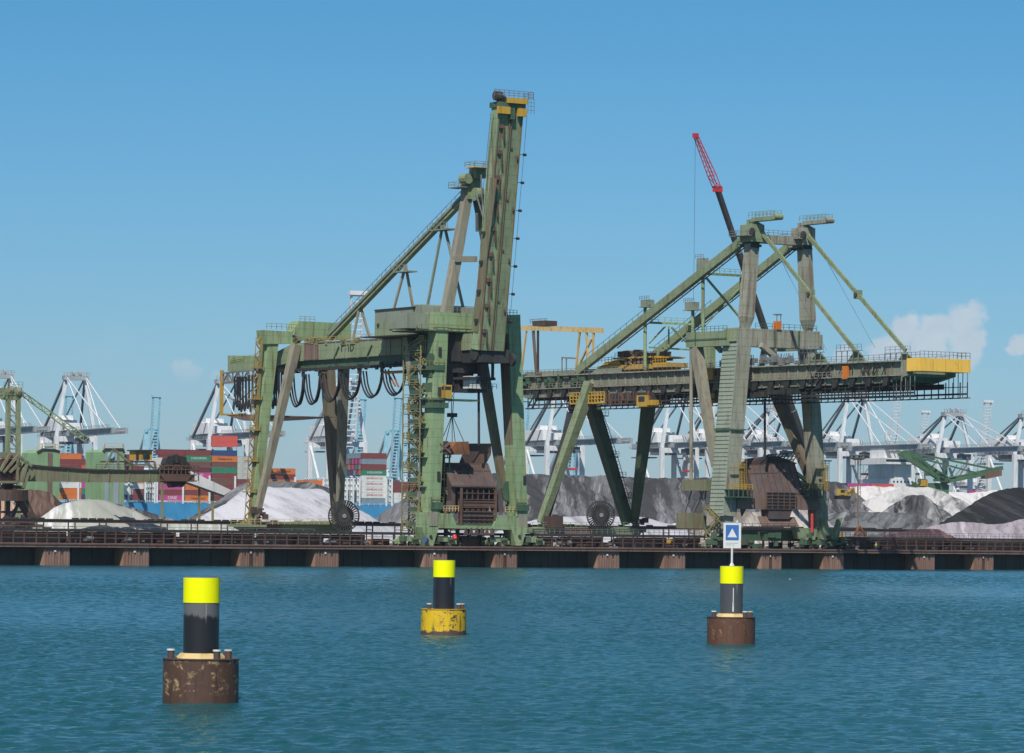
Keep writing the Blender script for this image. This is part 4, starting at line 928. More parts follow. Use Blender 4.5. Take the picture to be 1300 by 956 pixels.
d=MB().bar(q(713.5,454,s=74),q(731,455,s=74),.4).bar(q(713.5,454,s=74),q(713.5,474,s=74),.25).bar(q(719,454,s=74),q(719,474,s=74),.25); part('frame',d,M['grey_steel'],B)
d=MB()
for i in range(22): c_=q(random.uniform(664,745),random.uniform(478,490),s=72.3); d.cbox(c_,(.7,random.uniform(.5,2),random.uniform(.3,1.4)))
part('pipework',d,M['green_dark'],B,g1_,kind='stuff')
a_=q(664,485,s=72.5); part('sheave',MB().cyl((72,a_.y+1,a_.z),(73.5,a_.y+1,a_.z),1.3,n=14),M['dark_steel'],B)
d=MB().bar(q(668,519,s=73),q(679,519,s=73),.3).bar(q(670,517,s=73),q(678,502,s=73),.25).bar(q(675,519,s=73),q(684,503,s=73),.3); part('end_hanger',d,M['dark_steel'],B)
# landside legs
part('leg',MB().bar(q(689,664,t=80),q(738,500,t=80),2.2,2.0,2.8,2.4),M['dark_steel'],B); part('leg',MB().bar(q(797,664,t=80),q(747,500,t=80),2.4,2.4,3.0,3.0),M['green_dark'],B)
corner(B,q(687,663,t=79),q(750,486,s=72.5),1.7,2.6,GO,'inclined_strut'); corner(B,q(805,664,t=79),q(824,508,s=86.8),1.6,2.8,M['green_dark'],'inclined_strut')
d=MB().prism([q(741,505,s=72.4),q(750,482,s=72.4),q(755,492,s=72.4),q(754,510,s=72.4)],(.8,0,0)); part('gusset',d,M['green_grey'],B)
d=MB()
for x,y in ((765,528),(778,580),(787,606),(794,632)): c_=q(x,y,t=79); d.cbox(c_,(2.4,2,.25)); d.rail([c_+Vector((-1,-1,.2)),c_+Vector((1.2,-1,.2))],step=.8)
pts=[q(x,y,t=78.6) for x,y in ((757,512),(770,545),(784,590),(797,640))]
for o in (0,.8): d.tube([p+Vector((o,0,0)) for p in pts],.09,5)
for i in range(30): 
    f=i/30*3; k_=int(f); c_=pts[k_].lerp(pts[k_+1],f-k_); d.bar(c_,c_+Vector((.8,0,0)),.1)
part('ladder',d,M['dark_steel'],B)
# land sill and machines
d=MB().pt([(676,671),(690,669),(800,669),(813,672),(813,679),(700,680),(676,676)],77.5,81.5); part('sill_beam',d,GO,B)
part('rust_panel',MB().pt([(706,670.5),(752,670),(752,679),(706,679.5)],77.3,77.5),M['rust_pink'],B)
part('cable_cabin',MB().pt([(696,655),(715,655),(715,670),(696,670)],76,79),M['rust_dark'],B)
a_=q(676,669,t=76.5);b2=q(812,669,t=76.5); part('railing',MB().rail([a_,b2],step=1.6),M['green_old'],B)
reel(B,q(762,654,t=75),3.6,M['dark_steel'])
for x in (688,803):
    c_=q(x,670,t=80)
    for o in (-3.8,3.8): bogie(B,c_.x+o,80,4.6,M['green_dark'])
    d=MB()
    for k_ in range(9): d.cbox((c_.x+random.uniform(-1,2.6),78+random.uniform(-1.5,.5),9+random.uniform(-.5,4.5)),(random.uniform(.5,1.5),1,random.uniform(.4,1.4)))
    part('machinery',d,M['rust_dark'],B)
# sea sill: wide brown plate girder, feet, bogies
zs=q(990,628,t=3).z; ze=q(990,648,t=3).z
d=MB().box((lb.x+1.6,2.5,ze+.2),(rb.x-1.6,6.2,zs)); sb=part('sill_beam',d,M['rust_pink'],B)
for cx,x0,x1 in ((lb.x,922,952),(rb.x,1024,1042)):
    a_=q(x0,622,t=1.6);b2=q(x1,632,t=1.6); d=MB().box((a_.x,.6,b2.z),(b2.x,2.4,b2.z+.25)).box((a_.x,.6,a_.z),(b2.x,2.4,a_.z+.2)); 
    for i in range(6): x=a_.x+(b2.x-a_.x)*i/5; d.bar((x,.6,b2.z),(x,.6,a_.z),.2)
    part('landing',d,M['green_dark'],B); part('railing',MB().rail([(a_.x,.6,a_.z+.2),(b2.x,.6,a_.z+.2)],step=.9,r=.15),M['yellow'],B)
for (x,yt,yb),(x0,x1,y) in zip(((941,588,622),(1046,590,622)),((926,944,594),(1038,1052,594))):
    d=MB(); c_=q(x,yt,t=1.6);c2=q(x,yb,t=1.6); d.bar(c_,c2,.22).bar(c_+Vector((1,0,0)),c2+Vector((1,0,0)),.22)
    for i in range(6): p_=c_.lerp(c2,i/5); d.rail([p_+Vector((-.6,0,-.2)),p_+Vector((1.6,0,-.2))],step=1,r=.12)
    d.bar(q(x0,y,t=1.4),q(x1,y,t=1.4),.3)
    part('ladder_tower',d,M['yellow_dull'],B)
for c0 in (lb,rb):
    part('foot',MB().bar((c0.x,4.9,ze+3),(c0.x,4.9,8.3),3.6,4.0,2.6,3.0),GG,B)
    for o in (-5.6,-1.2,3.6): bogie(B,c0.x+o+1,3.6,4.72,GG)
d=MB()
for k_,(o,w_) in enumerate(((2.2,4.6),(6.0,2.6),(9.4,2.6),(12.6,3.4))):
    d.prism([(rb.x-11+o,2.2,9.8),(rb.x-11+o+w_,2.2,9.6),(rb.x-11+o+w_*.8,2.2,6.9),(rb.x-11+o+w_*.2,2.2,7.2)],(0,2,0))
d.prism([(rb.x-1.0,1.6,12.2),(rb.x+.2,1.6,12.2),(rb.x+1.4,1.6,8.2),(rb.x+.2,1.6,8.0)],(0,1,0)).prism([(rb.x+4.0,1.6,12.3),(rb.x+5.1,1.6,12.3),(rb.x+3.6,1.6,8.2),(rb.x+2.6,1.6,8.2)],(0,1,0)); part('rail_clamp',d,M['green_old'],B)
d=MB()
for k_ in range(34): d.cbox((random.uniform(lb.x-7,rb.x+7),random.uniform(1.8,3),random.uniform(5.3,8.2)),(random.uniform(.5,1.8),1,random.uniform(.4,1.6)))
d.box((lb.x,5.5,6.6),(rb.x,6.5,9.2)); part('underframe',d,M['green_dark'],B,kind='stuff')
part('red_post',MB().cyl(q(1031,652,t=2),q(1031,676,t=2),.35,n=8),M['red'],B)
part('red_marker',MB().pt([(1026,602),(1030,598),(1031,610),(1027,608)],8,8.4),M['red'],B)
part('white_rail',MB().rail([q(928,672,t=1.5),q(1010,672,t=1.5)],step=2,h=1.4),M['rust_dark'],B)
# hopper
TL,TR=q(948,590,t=8),q(1008,588,t=8); BL,BR=q(956,629,t=3),q(1020,627,t=3)
sl=Vector((TL.x,8,TL.z)); sr=Vector((TR.x,8,TR.z)); bl=Vector((BL.x,3,BL.z)); br=Vector((BR.x,3,BR.z))
hp=part('hopper',MB().prism([sl,sr,br,bl],(0,.4,-.35)).prism([(sl.x,14,sl.z),(sl.x,8.1,sl.z),(bl.x,3.2,bl.z),(bl.x+2,10,bl.z-5)],(.3,0,0)).prism([(sr.x-.3,14,sr.z),(sr.x-.3,8.1,sr.z),(br.x-.3,3.2,br.z),(br.x-2,10,br.z-5)],(.3,0,0)).box((sl.x,14,bl.z-3),(sr.x,14.3,sl.z)),M['hopper'],B)
d=MB()
for i in range(9): f=i/8; d.bar(sl.lerp(sr,f),bl.lerp(br,f),.2,.3)
d.bar(sl,sr,.3).bar(bl,br,.35).bar(sl.lerp(bl,.3),sr.lerp(br,.3),.2); part('hopper_rib',d,M['rust_dark'],B,hp)
d=MB(); pts=[q(x,y,t=9) for x,y in ((950,590),(962,582),(985,579),(1000,583),(1012,588),(1008,591),(948,591))]; d.prism(pts,(0,4,0)); part('hopper_back',d,M['rust_dark'],B,hp)
d=MB(); e0,e1,e2,e3=q(976,577,t=9),q(1014,575,t=9),q(1005,588,t=9),q(966,588,t=9)
for i in range(9): d.bar(e0.lerp(e1,i/8),e3.lerp(e2,i/8),.2)
for f in (0,.33,.66,1): d.bar(e0.lerp(e3,f),e1.lerp(e2,f),.2)
d.bar(e0,q(962,590,t=9),.3); part('hopper_grate',d,M['dark_steel'],B,hp)
b0_=q(952,629,t=2.4); b1_=q(1024,648,t=2.4)
part('bunker',MB().box((q(973,620,t=2.2).x,2.0,q(973,646,t=2.2).z),(q(1010,620,t=2.2).x,2.5,q(973,625,t=2.2).z)).prism([q(976,647,t=2),q(1006,647,t=2),q(1002,659,t=2),q(977,659,t=2)],(0,3,0)),M['hopper'],B,hp)
d=MB(); x0=q(973,620,t=1.9).x; x1=q(1010,620,t=1.9).x; z0=q(973,625,t=1.9).z; z1=q(973,646,t=1.9).z
for i in range(6): x=x0+(x1-x0)*i/5; d.bar((x,1.85,z0),(x,1.85,z1),.25)
for i in range(6): z=z0+(z1-z0)*i/5; d.bar((x0,1.85,z),(x1,1.85,z),.2)
part('bunker_frame',d,M['rust'],B,hp)
d=MB()
for i in range(5): 
    for j in range(3): x=x0+(x1-x0)*(i+.15)/5; z=z1+(z0-z1)*(j+.2)/3; d.box((x,1.9,z),(x+(x1-x0)*.14,1.98,z+.9))
part('bunker_opening',d,M['dark_steel'],B,hp)
d=MB().prism([q(963,656,t=3),q(1009,657,t=3),q(1015,669,t=1.5),q(968,669,t=1.5)],(0,.4,.1)); part('spill_apron',d,M['rust_pink'],B,hp)
part('hoist_cable',MB().cyl(q(971,506,t=5),q(971,582,t=5),.32,n=6),M['dark_steel'],B)
d=MB()
for x,y,x2,y2 in ((1018,640,1032,600),(1010,600,1026,612),(1012,630,1030,606),(1014,612,1032,618)): d.bar(q(x,y,t=7),q(x2,y2,t=7),.8)
part('hopper_brace',d,GO,B,hp)

# ---------------- mobile telescopic crane beyond the right unloader
t_=140; base=q(1044,655,t=t_)
T=thing('mobile_crane',(base.x,t_,4.6),'mobile telescopic crane with a dark boom and red lattice jib rising behind the right unloader','mobile crane')
P=q(1046,640,t=t_); Q=q(910,238,t=t_)
secs=[(0,.3,2.0),(.3,.55,1.8),(.55,.8,1.6),(.8,1.0,1.4)]
tb_=None
for a_,b_,w_ in secs:
    tb_=part('boom_section',MB().bar(P.lerp(Q,a_),P.lerp(Q,b_),w_*.8,w_),M['dark_steel'],T)
    part('section_collar',MB().bar(P.lerp(Q,b_-.004),P.lerp(Q,b_),w_*.8+.2,w_+.2),M['grey_steel'],T,tb_)
J0=q(911,240,t=t_); J1=q(883,172,t=t_); Jd=(J1-J0).normalized(); Jn=Vector((Jd.z,0,-Jd.x))
d=MB(); a0=J0+Jn*.2; a1=J1+Jn*.35; c0=J0-Jn*.2;c1=J1-Jn*.35; k1=J0.lerp(J1,.25); 
for yy in (-.7,.7):
    o=Vector((0,yy,0)); u0=J0+o*.3; m0=k1+Jn*.95+o; m1=k1-Jn*.95+o; e0=J1+Jn*.45+o*.6; e1=J1-Jn*.45+o*.6
    d.bar(J0+Jn*.8+o,m0,.2).bar(J0-Jn*.8+o,m1,.2).bar(m0,e0,.2).bar(m1,e1,.2)
    n_=16
    for i in range(n_): 
        f=i/n_;g_=(i+1)/n_; A0=m0.lerp(e0,f);A1=m1.lerp(e1,f);B0=m0.lerp(e0,g_);B1=m1.lerp(e1,g_); d.bar(A0,B1,.12) if i%2 else d.bar(A1,B0,.12)
    d.bar(J0+Jn*.8+o,m1,.15).bar(m1,m0,.15)
part('lattice_jib',d,M['red'],T)
part('jib_head',MB().cbox(J1,(1.3,1.3,1.2)).cbox(J0,(2.4,1.6,1.6)),M['red'],T)
hz=q(880.5,380,t=t_); part('hook_rope',MB().cyl((hz.x,t_,hz.z),(hz.x,t_,J1.z),.06,n=4),M['dark_steel'],T)
part('carrier',MB().box((base.x-7,t_-1.5,5.4),(base.x+7,t_+1.5,7.2)).box((base.x+4.6,t_-1.4,7.2),(base.x+7,t_+1.4,8.6)),M['yellow'],T)
part('turntable_house',MB().box((base.x-3,t_-1.4,7.2),(base.x+3.4,t_+1.4,9.8)),M['dark_steel'],T)
for i in range(5): part('wheel',MB().cyl((base.x-6+i*3,t_-1.7,5.3),(base.x-6+i*3,t_-1.1,5.3),.7,n=14),M['black_rubber'],T)

# ================================================================ FAR CONTAINER TERMINAL (its quay turned 21 degrees)
A2=R(21); C2,S2=math.cos(A2),math.sin(A2); OX,OY=-204.0,1890.0
def world2(s,t,z): return Vector((OX+s*C2-t*S2, OY+s*S2+t*C2, z))
def q2(x,y,t=0):
    a=x-650; b=y-673; C=math.cos(RO); S=math.sin(RO); u=(a*C+b*S)/F; v=(a*S-b*C)/F
    # ray (uY,Y,vY): t=-(X-OX)*S2+(Y-OY)*C2
    Y=(t-OX*S2+OY*C2)/(C2-u*S2); X=u*Y
    return (X-OX)*C2+(Y-OY)*S2, H+v*Y
def thing2(name,loc,label,cat,group=None,rot=None):
    o=bpy.data.objects.new(name,None); COL.objects.link(o); o.location=loc; o.rotation_euler=(0,0,A2 if rot is None else rot); o['_o']=[0,0,0]
    return tag(o,label,cat,group)
tg=MB().box((-9000,0,-3),(12000,30000,4.6)); me=tg.mesh('terminal_ground',(0,0,0)); me.materials.append(YARD)
o=bpy.data.objects.new('terminal_ground',me); COL.objects.link(o); o.location=world2(0,-1,0); o.rotation_euler=(0,0,A2); o['kind']='structure'

def sts(mats,mast=79,up=False,house='sts_house',label='',group=None,th=1.0):
    mw,mgm,mk=mats; r=thing2('container_crane',(0,0,0),label,'container crane',group)
    s=9.3; g=28; zg=50
    for sx in (-s,s):
        for ty in (0,g):
            part('leg',MB().bar((sx,ty,6),(sx,ty,zg),2.0,2.2),mw,r)
            part('bogie',MB().box((sx-4,ty-.8,4.6),(sx+4,ty+.8,6.4)),mgm,r)
    for ty in (0,g): part('cross_beam',MB().box((-s,ty-.9,16),(s,ty+.9,18.4)).box((-s,ty-.8,zg-2.5),(s,ty+.8,zg)),mw,r)
    for sx in (-s,s): 
        part('portal_beam',MB().box((sx-.8,0,16.2),(sx+.8,g,18)),mw,r); part('diagonal',MB().bar((sx,g-1,zg-2),(sx,3,18),1.0),mw,r)
    gd=part('girder',MB().box((-3.8,-3,zg),(-2.4,g+24,zg+2.8)).box((2.4,-3,zg),(3.8,g+24,zg+2.8)),mgm,r)
    part('walkway',MB().box((-5.2,-3,zg+.4),(-4,g+24,zg+.6)).rail([(-5.2,-3,zg+.6),(-5.2,g+24,zg+.6)],step=4,r=.16),mgm,r,gd)
    part('service_walkway',MB().box((-4.6,4,zg-3.2),(4.6,g-2,zg-2.0)).box((-4.4,g+10,zg-4.5),(4.4,g+23,zg-3.9)),mk,r,gd)
    hm=M[house]
    hh=part('machine_house',MB().box((-5,g-11,zg+3),(5,g+14,zg+8.2)).box((-4.4,g-6,zg+8.2),(4.4,g+2,zg+10.4)),hm,r)
    part('electrical_room',MB().box((-4.6,2,zg+3),(4.6,11,zg+6.4)),hm,r)
    a=4.6; zt=mast
    for sx,tx in ((-s,-a),(s,a)):
        part('mast',MB().bar((sx,0,zg),(tx,1.5,zt-2),1.5*th),mw,r)
        part('backstay',MB().bar((tx,2,zt-2),(sx,g,zg+1),1.0*th).bar((tx,2.5,zt-1.5),(tx*.8,g+18,zg+3),.6*th),mk,r)
    part('mast_head',MB().box((-a-1.4,-1,zt-2.6),(a+1.4,3.4,zt-.6)).rail([(-a-1.6,-1.2,zt-.6),(a+1.6,-1.2,zt-.6)],step=1.5,h=1.5,r=.22).cyl((-1.8,1,zt+.4),(-.6,1,zt+.4),1.3,n=10).cyl((1.4,1,zt+.4),(2.6,1,zt+.4),1.3,n=10),mgm,r)
    BL_=70 if up else 74; bw_=.7*th if up else 1.2; bh_=1.7 if up else 2.6
    if up: dv_=Vector((0,-math.cos(R(81)),math.sin(R(81))))
    else: dv_=Vector((0,-1,0))
    h0=Vector((0,-3.5,zg+1.4)); tip=h0+dv_*BL_; nrm=Vector((1,0,0)).cross(dv_)
    bm=part('boom',MB().bar(h0+Vector((-3.1,0,0)),tip+Vector((-3.1,0,0)),bw_,bh_).bar(h0+Vector((3.1,0,0)),tip+Vector((3.1,0,0)),bw_,bh_),mgm,r)
    d=MB()
    nt_=26 if up else 15
    for i in range(nt_): c_=h0.lerp(tip,(i+.5)/nt_); d.bar(c_+Vector((-3,0,0)),c_+Vector((3,0,0)),.5*th if up else .6)
    part('boom_tie',d,mgm,r,bm)
    if not up:
        part('boom_walkway',MB().rail([(-4.6,-4,zg+2.8),(-4.6,-76,zg+2.8)],step=3,r=.14).box((-4.8,-76,zg+2.5),(-3.9,-4,zg+2.75)),mgm,r,bm)
        for sx in (-a,a):
            part('forestay',MB().bar((sx,0,zt-2),(sx*.7,-34,zg+2.4),.45).bar((sx,0,zt-1.5),(sx*.7,-66,zg+2.4),.45),mw,r)
        part('trolley_cab',MB().box((-2.5,-14,zg-3.5),(2.5,-8,zg-.6)),M['crane_dark'],r); part('spreader',MB().box((-1.2,-15,zg-12),(1.2,-7,zg-11)).bar((0,-14,zg-11),(0,-14,zg-3.5),.12).bar((0,-8,zg-11),(0,-8,zg-3.5),.12),M['red'],r)
    else:
        for sx in (-a,a): part('forestay',MB().bar((sx,0,zt-2),h0.lerp(tip,.62)+Vector((sx*.6,0,0)),.4),mw,r)
        part('boom_head',MB().box((-4.4,tip.y-1.5,tip.z-1),(4.4,tip.y+1.5,tip.z+1)),mgm,r,bm)
    return r
W=M['crane_white']; Gm=M['crane_grey']; Kd=M['crane_dark']
grp='container cranes along the far terminal quay'
down=sts((W,Gm,Kd),79,label='x',group=grp); low=sts((W,Gm,Kd),71.5,label='x',group=grp); upw=sts((W,W,Gm),79,True,label='x',group=grp)
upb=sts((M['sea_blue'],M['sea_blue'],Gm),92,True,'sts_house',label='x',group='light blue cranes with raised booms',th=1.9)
used={}
def place_sts(proto,px,lab,Y=None):
    if Y is None:
        s_,_=q2(px,600,t=3); loc=world2(s_+9.3,3,0)
    else:
        u=(px-650-.8)/F; loc=Vector((u*Y,Y,0))
    if proto.name not in used: used[proto.name]=1; proto.location=loc; proto['label']=lab; return proto
    return dup(proto,loc,lab)
for proto,px,lab in ((down,-25,'white container crane cut off by the left edge, behind the green stacker tower'),
    (down,71,'white container crane between the two green silos at the far left'),
    (down,265,'white container crane directly behind the inland end of the left green crane'),
    (upw,416,'white container crane with raised boom poking up behind the left crane backstay'),
    (down,694,'white container crane seen behind the inland end of the right green crane'),
    (down,840,'white container crane seen between the landside legs and lift mast of the right crane'),
    (down,898,'white container crane mostly hidden by the slatted leg of the right crane'),
    (low,965,'white container crane seen behind the hopper of the right crane'),
    (down,1066,'white container crane just right of the right crane, under its yellow boom tip'),
    (low,1190,'white container crane behind the triangular green stacker'),
    (low,1288,'white container crane at the right edge of the picture')): place_sts(proto,px,lab)
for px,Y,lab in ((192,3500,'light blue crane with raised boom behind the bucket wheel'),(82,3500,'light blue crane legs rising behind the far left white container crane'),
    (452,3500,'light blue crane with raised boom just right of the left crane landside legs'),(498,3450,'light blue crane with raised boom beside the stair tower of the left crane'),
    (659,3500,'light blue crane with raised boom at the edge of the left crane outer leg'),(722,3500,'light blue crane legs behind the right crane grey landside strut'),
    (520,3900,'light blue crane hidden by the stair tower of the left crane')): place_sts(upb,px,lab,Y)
for px,Y,lab in ((1128,3300,'distant white crane with raised boom right of the lighting mast'),(1165,3700,'small distant white crane with raised boom left of the low container crane'),
    (1243,3400,'distant white crane with raised boom behind the green stacker tip'),(972,3300,'distant white crane with raised boom seen below the right crane girder')): place_sts(upw,px,lab,Y)

# ---------------- container ships
def ship(px0,px1,zd,label,col):
    s0,_=q2(px0,640,t=-50); s1,_=q2(px1,640,t=-50)
    r=thing2('container_ship',world2(s0,-50,0),label,'ship'); Lg=s1-s0
    prof=[(0,0,-2),(Lg,0,-2),(Lg+9,0,zd+2),(-3,0,zd)]
    part('hull',MB().prism([(x,y,z) for x,y,z in prof],(0,44,0)),col,r)
    part('deck_rail',MB().rail([(0,-.1,zd),(Lg,-.1,zd)],step=3,r=.14,h=1.2),M['white_paint'],r)
    return r,s0
sh,sx0=ship(60,545,19.0,'long blue-hulled container ship behind the stockpiles, stacked with coloured containers',M['hull_blue'])
CC={'maroon':(.20,.045,.04),'magenta':(.50,.06,.23),'orange':(.62,.16,.03),'green':(.03,.20,.11),'navy':(.03,.06,.16),'white':(.66,.66,.62),'beige':(.48,.47,.42),'grey':(.20,.26,.30),'red':(.60,.10,.08),'dark maroon':(.13,.03,.035),'brown':(.16,.07,.05),'blue':(.05,.14,.32)}
for k_,v in CC.items():
    m,nt,b=nodes('container_'+k_); w_=N(nt,'ShaderNodeTexWave',wave_type='BANDS',bands_direction='X'); w_.inputs['Scale'].default_value=1.1
    tc_=nt.nodes.new('ShaderNodeTexCoord'); L(nt,tc_.outputs['Object'],w_.inputs['Vector'])
    bp_=N(nt,'ShaderNodeBump'); bp_.inputs['Strength'].default_value=.5; bp_.inputs['Distance'].default_value=.06; L(nt,w_.outputs['Fac'],bp_.inputs['Height']); L(nt,bp_.outputs[0],b.inputs['Normal'])
    c=mixc(nt,ramp(nt,noise(nt,(1,1,.4),.6,5),.45,.75),v,tuple(min(1,x*.75+.02) for x in v)); L(nt,c,b.inputs['Base Color']); b.inputs['Roughness'].default_value=.55; M['c_'+k_]=m
cmesh={}
def container(s,t,z,col,label,ln=12.1,txt=None,txtcol='white_paint',frame=world2):
    key=(col,ln,txt)
    if key not in cmesh:
        r=thing2('shipping_container',(0,0,0),label,'container','containers stacked on the ships')
        part('body',MB().box((.12,.05,.05),(ln-.12,2.4,2.52)),M['c_'+col],r)
        part('frame',MB().box((0,0,0),(.14,.14,2.58)).box((ln-.14,0,0),(ln,.14,2.58)).box((0,0,2.44),(ln,.12,2.58)).box((0,0,0),(ln,.12,.16)),M['c_'+col],r)
        part('door',MB().box((-.02,.15,.15),(.1,1.2,2.4)).box((-.02,1.25,.15),(.1,2.3,2.4)),M['c_'+col],r)
        if txt: text_obj('lettering',txt[0],txt[1],(ln*.52,-.03,1.3),M[txtcol],r,thick=.02)
        cmesh[key]=r
    else: r=dup(cmesh[key],(0,0,0),label)
    r.location=frame(s,t,z); return r
bays=[ # left px, length, colours from the deck up, place words
 (70,12.1,['orange','orange','white','white','maroon','maroon','maroon','orange'],'between the left silo and the crane legs'),
 (103,6,['navy','green','magenta','maroon','dark maroon','red','maroon'],'left of the right silo'),
 (136,12.1,['navy','white','white','navy','maroon','maroon','maroon','maroon'],'hidden behind the right silo'),
 (166,6,['maroon','maroon','white','orange','maroon','maroon'],'below the boom of the bucket wheel machine'),
 (202,12.1,['magenta','maroon','magenta','maroon','maroon','maroon','maroon','maroon','maroon'],'directly behind the bucket wheel'),
 (235,12.1,['orange','maroon','orange','maroon','magenta','dark maroon','brown','green','maroon'],'just right of the bucket wheel'),
 (268.5,12.1,['maroon','maroon','maroon','brown','maroon','green','brown','orange','navy'],'under the coral red container'),
 (301,6.06,['maroon','maroon','maroon','maroon','beige','beige','beige','beige'],'at the left crane yellow ladder'),
 (343,12.1,['maroon','maroon','brown','orange','maroon','orange'],'right of the left crane landside leg'),
 (378,12.1,['maroon','maroon','orange','orange'],'low behind the crest of the white heap'),
 (459,12.1,['grey','white','white','white','white','green','maroon','grey','maroon'],'right of the landside cable reel'),
 (500,12.1,['white','white','maroon','maroon'],'beside the stair tower of the left crane')]
names={0:'bottom',1:'second',2:'third',3:'fourth',4:'fifth',5:'sixth',6:'seventh',7:'eighth',8:'ninth'}
TX={('magenta'):(('ONE',2.2),'white_paint'),('orange'):(('Hapag-Lloyd',1.3),'dark_steel'),('white'):(('HAMBURG SÜD',1.15),'red')}
for px,ln,cols,where in bays:
    s_,_=q2(px,600,t=-49)
    for k_,c_ in enumerate(cols):
        tx=None;tcm='white_paint'
        if ln>10:
            if c_=='magenta' and (px,k_) in ((202,0),(235,4)): tx,tcm=TX['magenta']
            elif c_=='orange' and (px,k_) in ((235,0),(268.5,7),(343,5)): tx,tcm=TX['orange']
            elif c_=='white' and px==459: tx,tcm=TX['white']
            elif c_=='green' and px in (459,235): tx,tcm=('EVERGREEN',1.4),'white_paint'
        container(s_,-49.6,20.2+k_*2.62,c_,f'{c_} container, {names[k_]} layer, {where}',ln,tx,tcm)
# end-on rows behind the right-hand bay and inboard rows of the taller bays
s_,_=q2(459,600,t=-49)
rnd=random.Random(5); pal=['maroon','magenta','green','dark maroon','red','grey','navy','maroon','magenta']
for j in range(1,10):
    for k_ in (5,6,7,8):
        if k_==8 and j>8: continue
        c_='grey' if k_==8 else rnd.choice(pal)
        container(s_,-49.6+j*2.5,20.2+k_*2.62,c_,f'{c_} container end, row {j} inboard, {names[k_]} layer, right of left crane legs')
for px in (202,235,268.5):
    s2_,_=q2(px,600,t=-49)
    for k_ in (8,):
        for j in (1,2):
            if px<268: container(s2_,-49.6+j*2.5,20.2+k_*2.62,'maroon',f'maroon container on the top layer, row {j} inboard, near the bucket wheel')
s_,_=q2(278,600,t=-49); rc=container(s_,-38,45.6,'red','lower of two coral red containers on top of the ship stacks'); container(s_,-38,48.2,'red','upper of two coral red containers on top of the ship stacks') 
# lashing bridges
for px in (99,132,163,184,196,199,232,265.5,298,340,374,410,432,440,448,456,490,497):
    s_,_=q2(px,600,t=-49); hh=13 if px<420 else 13
    d=MB().box((-.4,-.5,19),(.4,.1,19+hh)).box((-.4,2,19),(.4,2.6,19+hh)); 
    for i in range(5): d.box((-.45,-.4,21+i*2.6),(.45,30,21.2+i*2.6))
    for i in range(8): d.box((-.2,3+i*3.4,19),(.2,3.3+i*3.4,19+hh))
    me=d.mesh('lashing_bridge',(0,0,0)); me.materials.append(M['white_paint']); o=bpy.data.objects.new('lashing_bridge',me); COL.objects.link(o); o.parent=sh
    o.location=(s_-sx0,.4,0)
# second ship, right hand side, with its white bridge
sh2,sx1=ship(1010,1330,19.0,'container ship with white bridge, hidden behind the heaps right of the right crane',M['navyhull'] if 'navyhull' in M else M['hull_blue'])
for px,cols,wh in ((1046,['maroon','maroon','maroon','dark maroon','navy'],'beside the right crane outer leg'),(1076,['maroon','maroon','maroon','maroon','magenta'],'at the foot of the lighting mast'),(1106,['maroon','maroon','maroon','maroon','red'],'left of the white ship bridge'),
    (1230,['maroon','maroon','maroon','magenta'],'below the tip of the green stacker'),(1262,['maroon','maroon','maroon','red'],'behind the black heap at the far right')):
    s_,_=q2(px,600,t=-49)
    for k_,c_ in enumerate(cols): 
        container(s_,-49.6,20.2+k_*2.62,c_,f'{c_} container, {names[k_]} layer, {wh}')
s_,_=q2(1128,600,t=-49); x0=s_-sx1
sb_=part('superstructure',MB().box((x0+4,6,19),(x0+17,38,36)).box((x0+6,6.5,36),(x0+15,36,43)).box((x0-1,2,43),(x0+21,42,46)).box((x0+4,14,46),(x0+14,30,51)),M['white_paint'],sh2)
d=MB()
for i in range(5):
    for j in range(6): d.box((x0+5+j*2,5.9,22+i*3),(x0+5.9+j*2,5.99,22.9+i*3))
part('window_row',d,M['glass'],sh2,sb_,kind='stuff'); part('bridge_window',MB().box((x0-.9,1.9,44.2),(x0+20.8,1.98,45.4)),M['glass'],sh2,sb_)
part('radar_mast',MB().bar((x0+8,20,51),(x0+8,20,60),.6).bar((x0+5,20,57),(x0+11,20,57),.4).bar((x0+14,20,51),(x0+14,20,56),.5),M['white_paint'],sh2,sb_)

# ================================================================ LEFT YARD MACHINES
T1=112
Rm=thing('bucket_wheel_reclaimer',(q(20,670,t=T1).x,T1,4.6),'rusty green bucket wheel reclaimer with a long level boom at the far left','reclaimer')
d=MB().pt([(33,590),(60,593),(120,597.5),(215,598),(215,612),(150,612.5),(28,611)],T1-1,T1+.4); bo=part('boom',d,M['green_rusty'],Rm)
d=MB().pt([(30,588.5),(60,591.5),(120,596),(212,596.5),(212,598.5),(120,598.2),(60,594),(30,591)],T1-1.4,T1-1.05); part('boom_flange',d,M['dark_steel'],Rm,bo)
part('boom_web_rear',MB().pt([(33,592),(215,598),(215,611),(28,611)],T1+2.4,T1+3),M['green_rusty'],Rm,bo)
part('railing',MB().rail([q(122,596,t=T1-1),q(205,596.5,t=T1-1)],step=1.6,h=1.2),M['rust_dark'],Rm,bo)
d=MB()
for i in range(6): x=60+i*26; d.bar(q(x,597,t=T1-1.1),q(x,611,t=T1-1.1),.18)
part('web_stiffener',d,M['green_rusty'],Rm,bo,kind='stuff')
c=q(222,598,t=T1); Rw=4.0
wh=part('bucket_wheel',MB().cyl((c.x,T1-.9,c.z),(c.x,T1+.9,c.z),Rw*.55,n=24).cyl((c.x,T1-1.1,c.z),(c.x,T1+1.1,c.z),.9,n=12),M['rust_dark'],Rm)
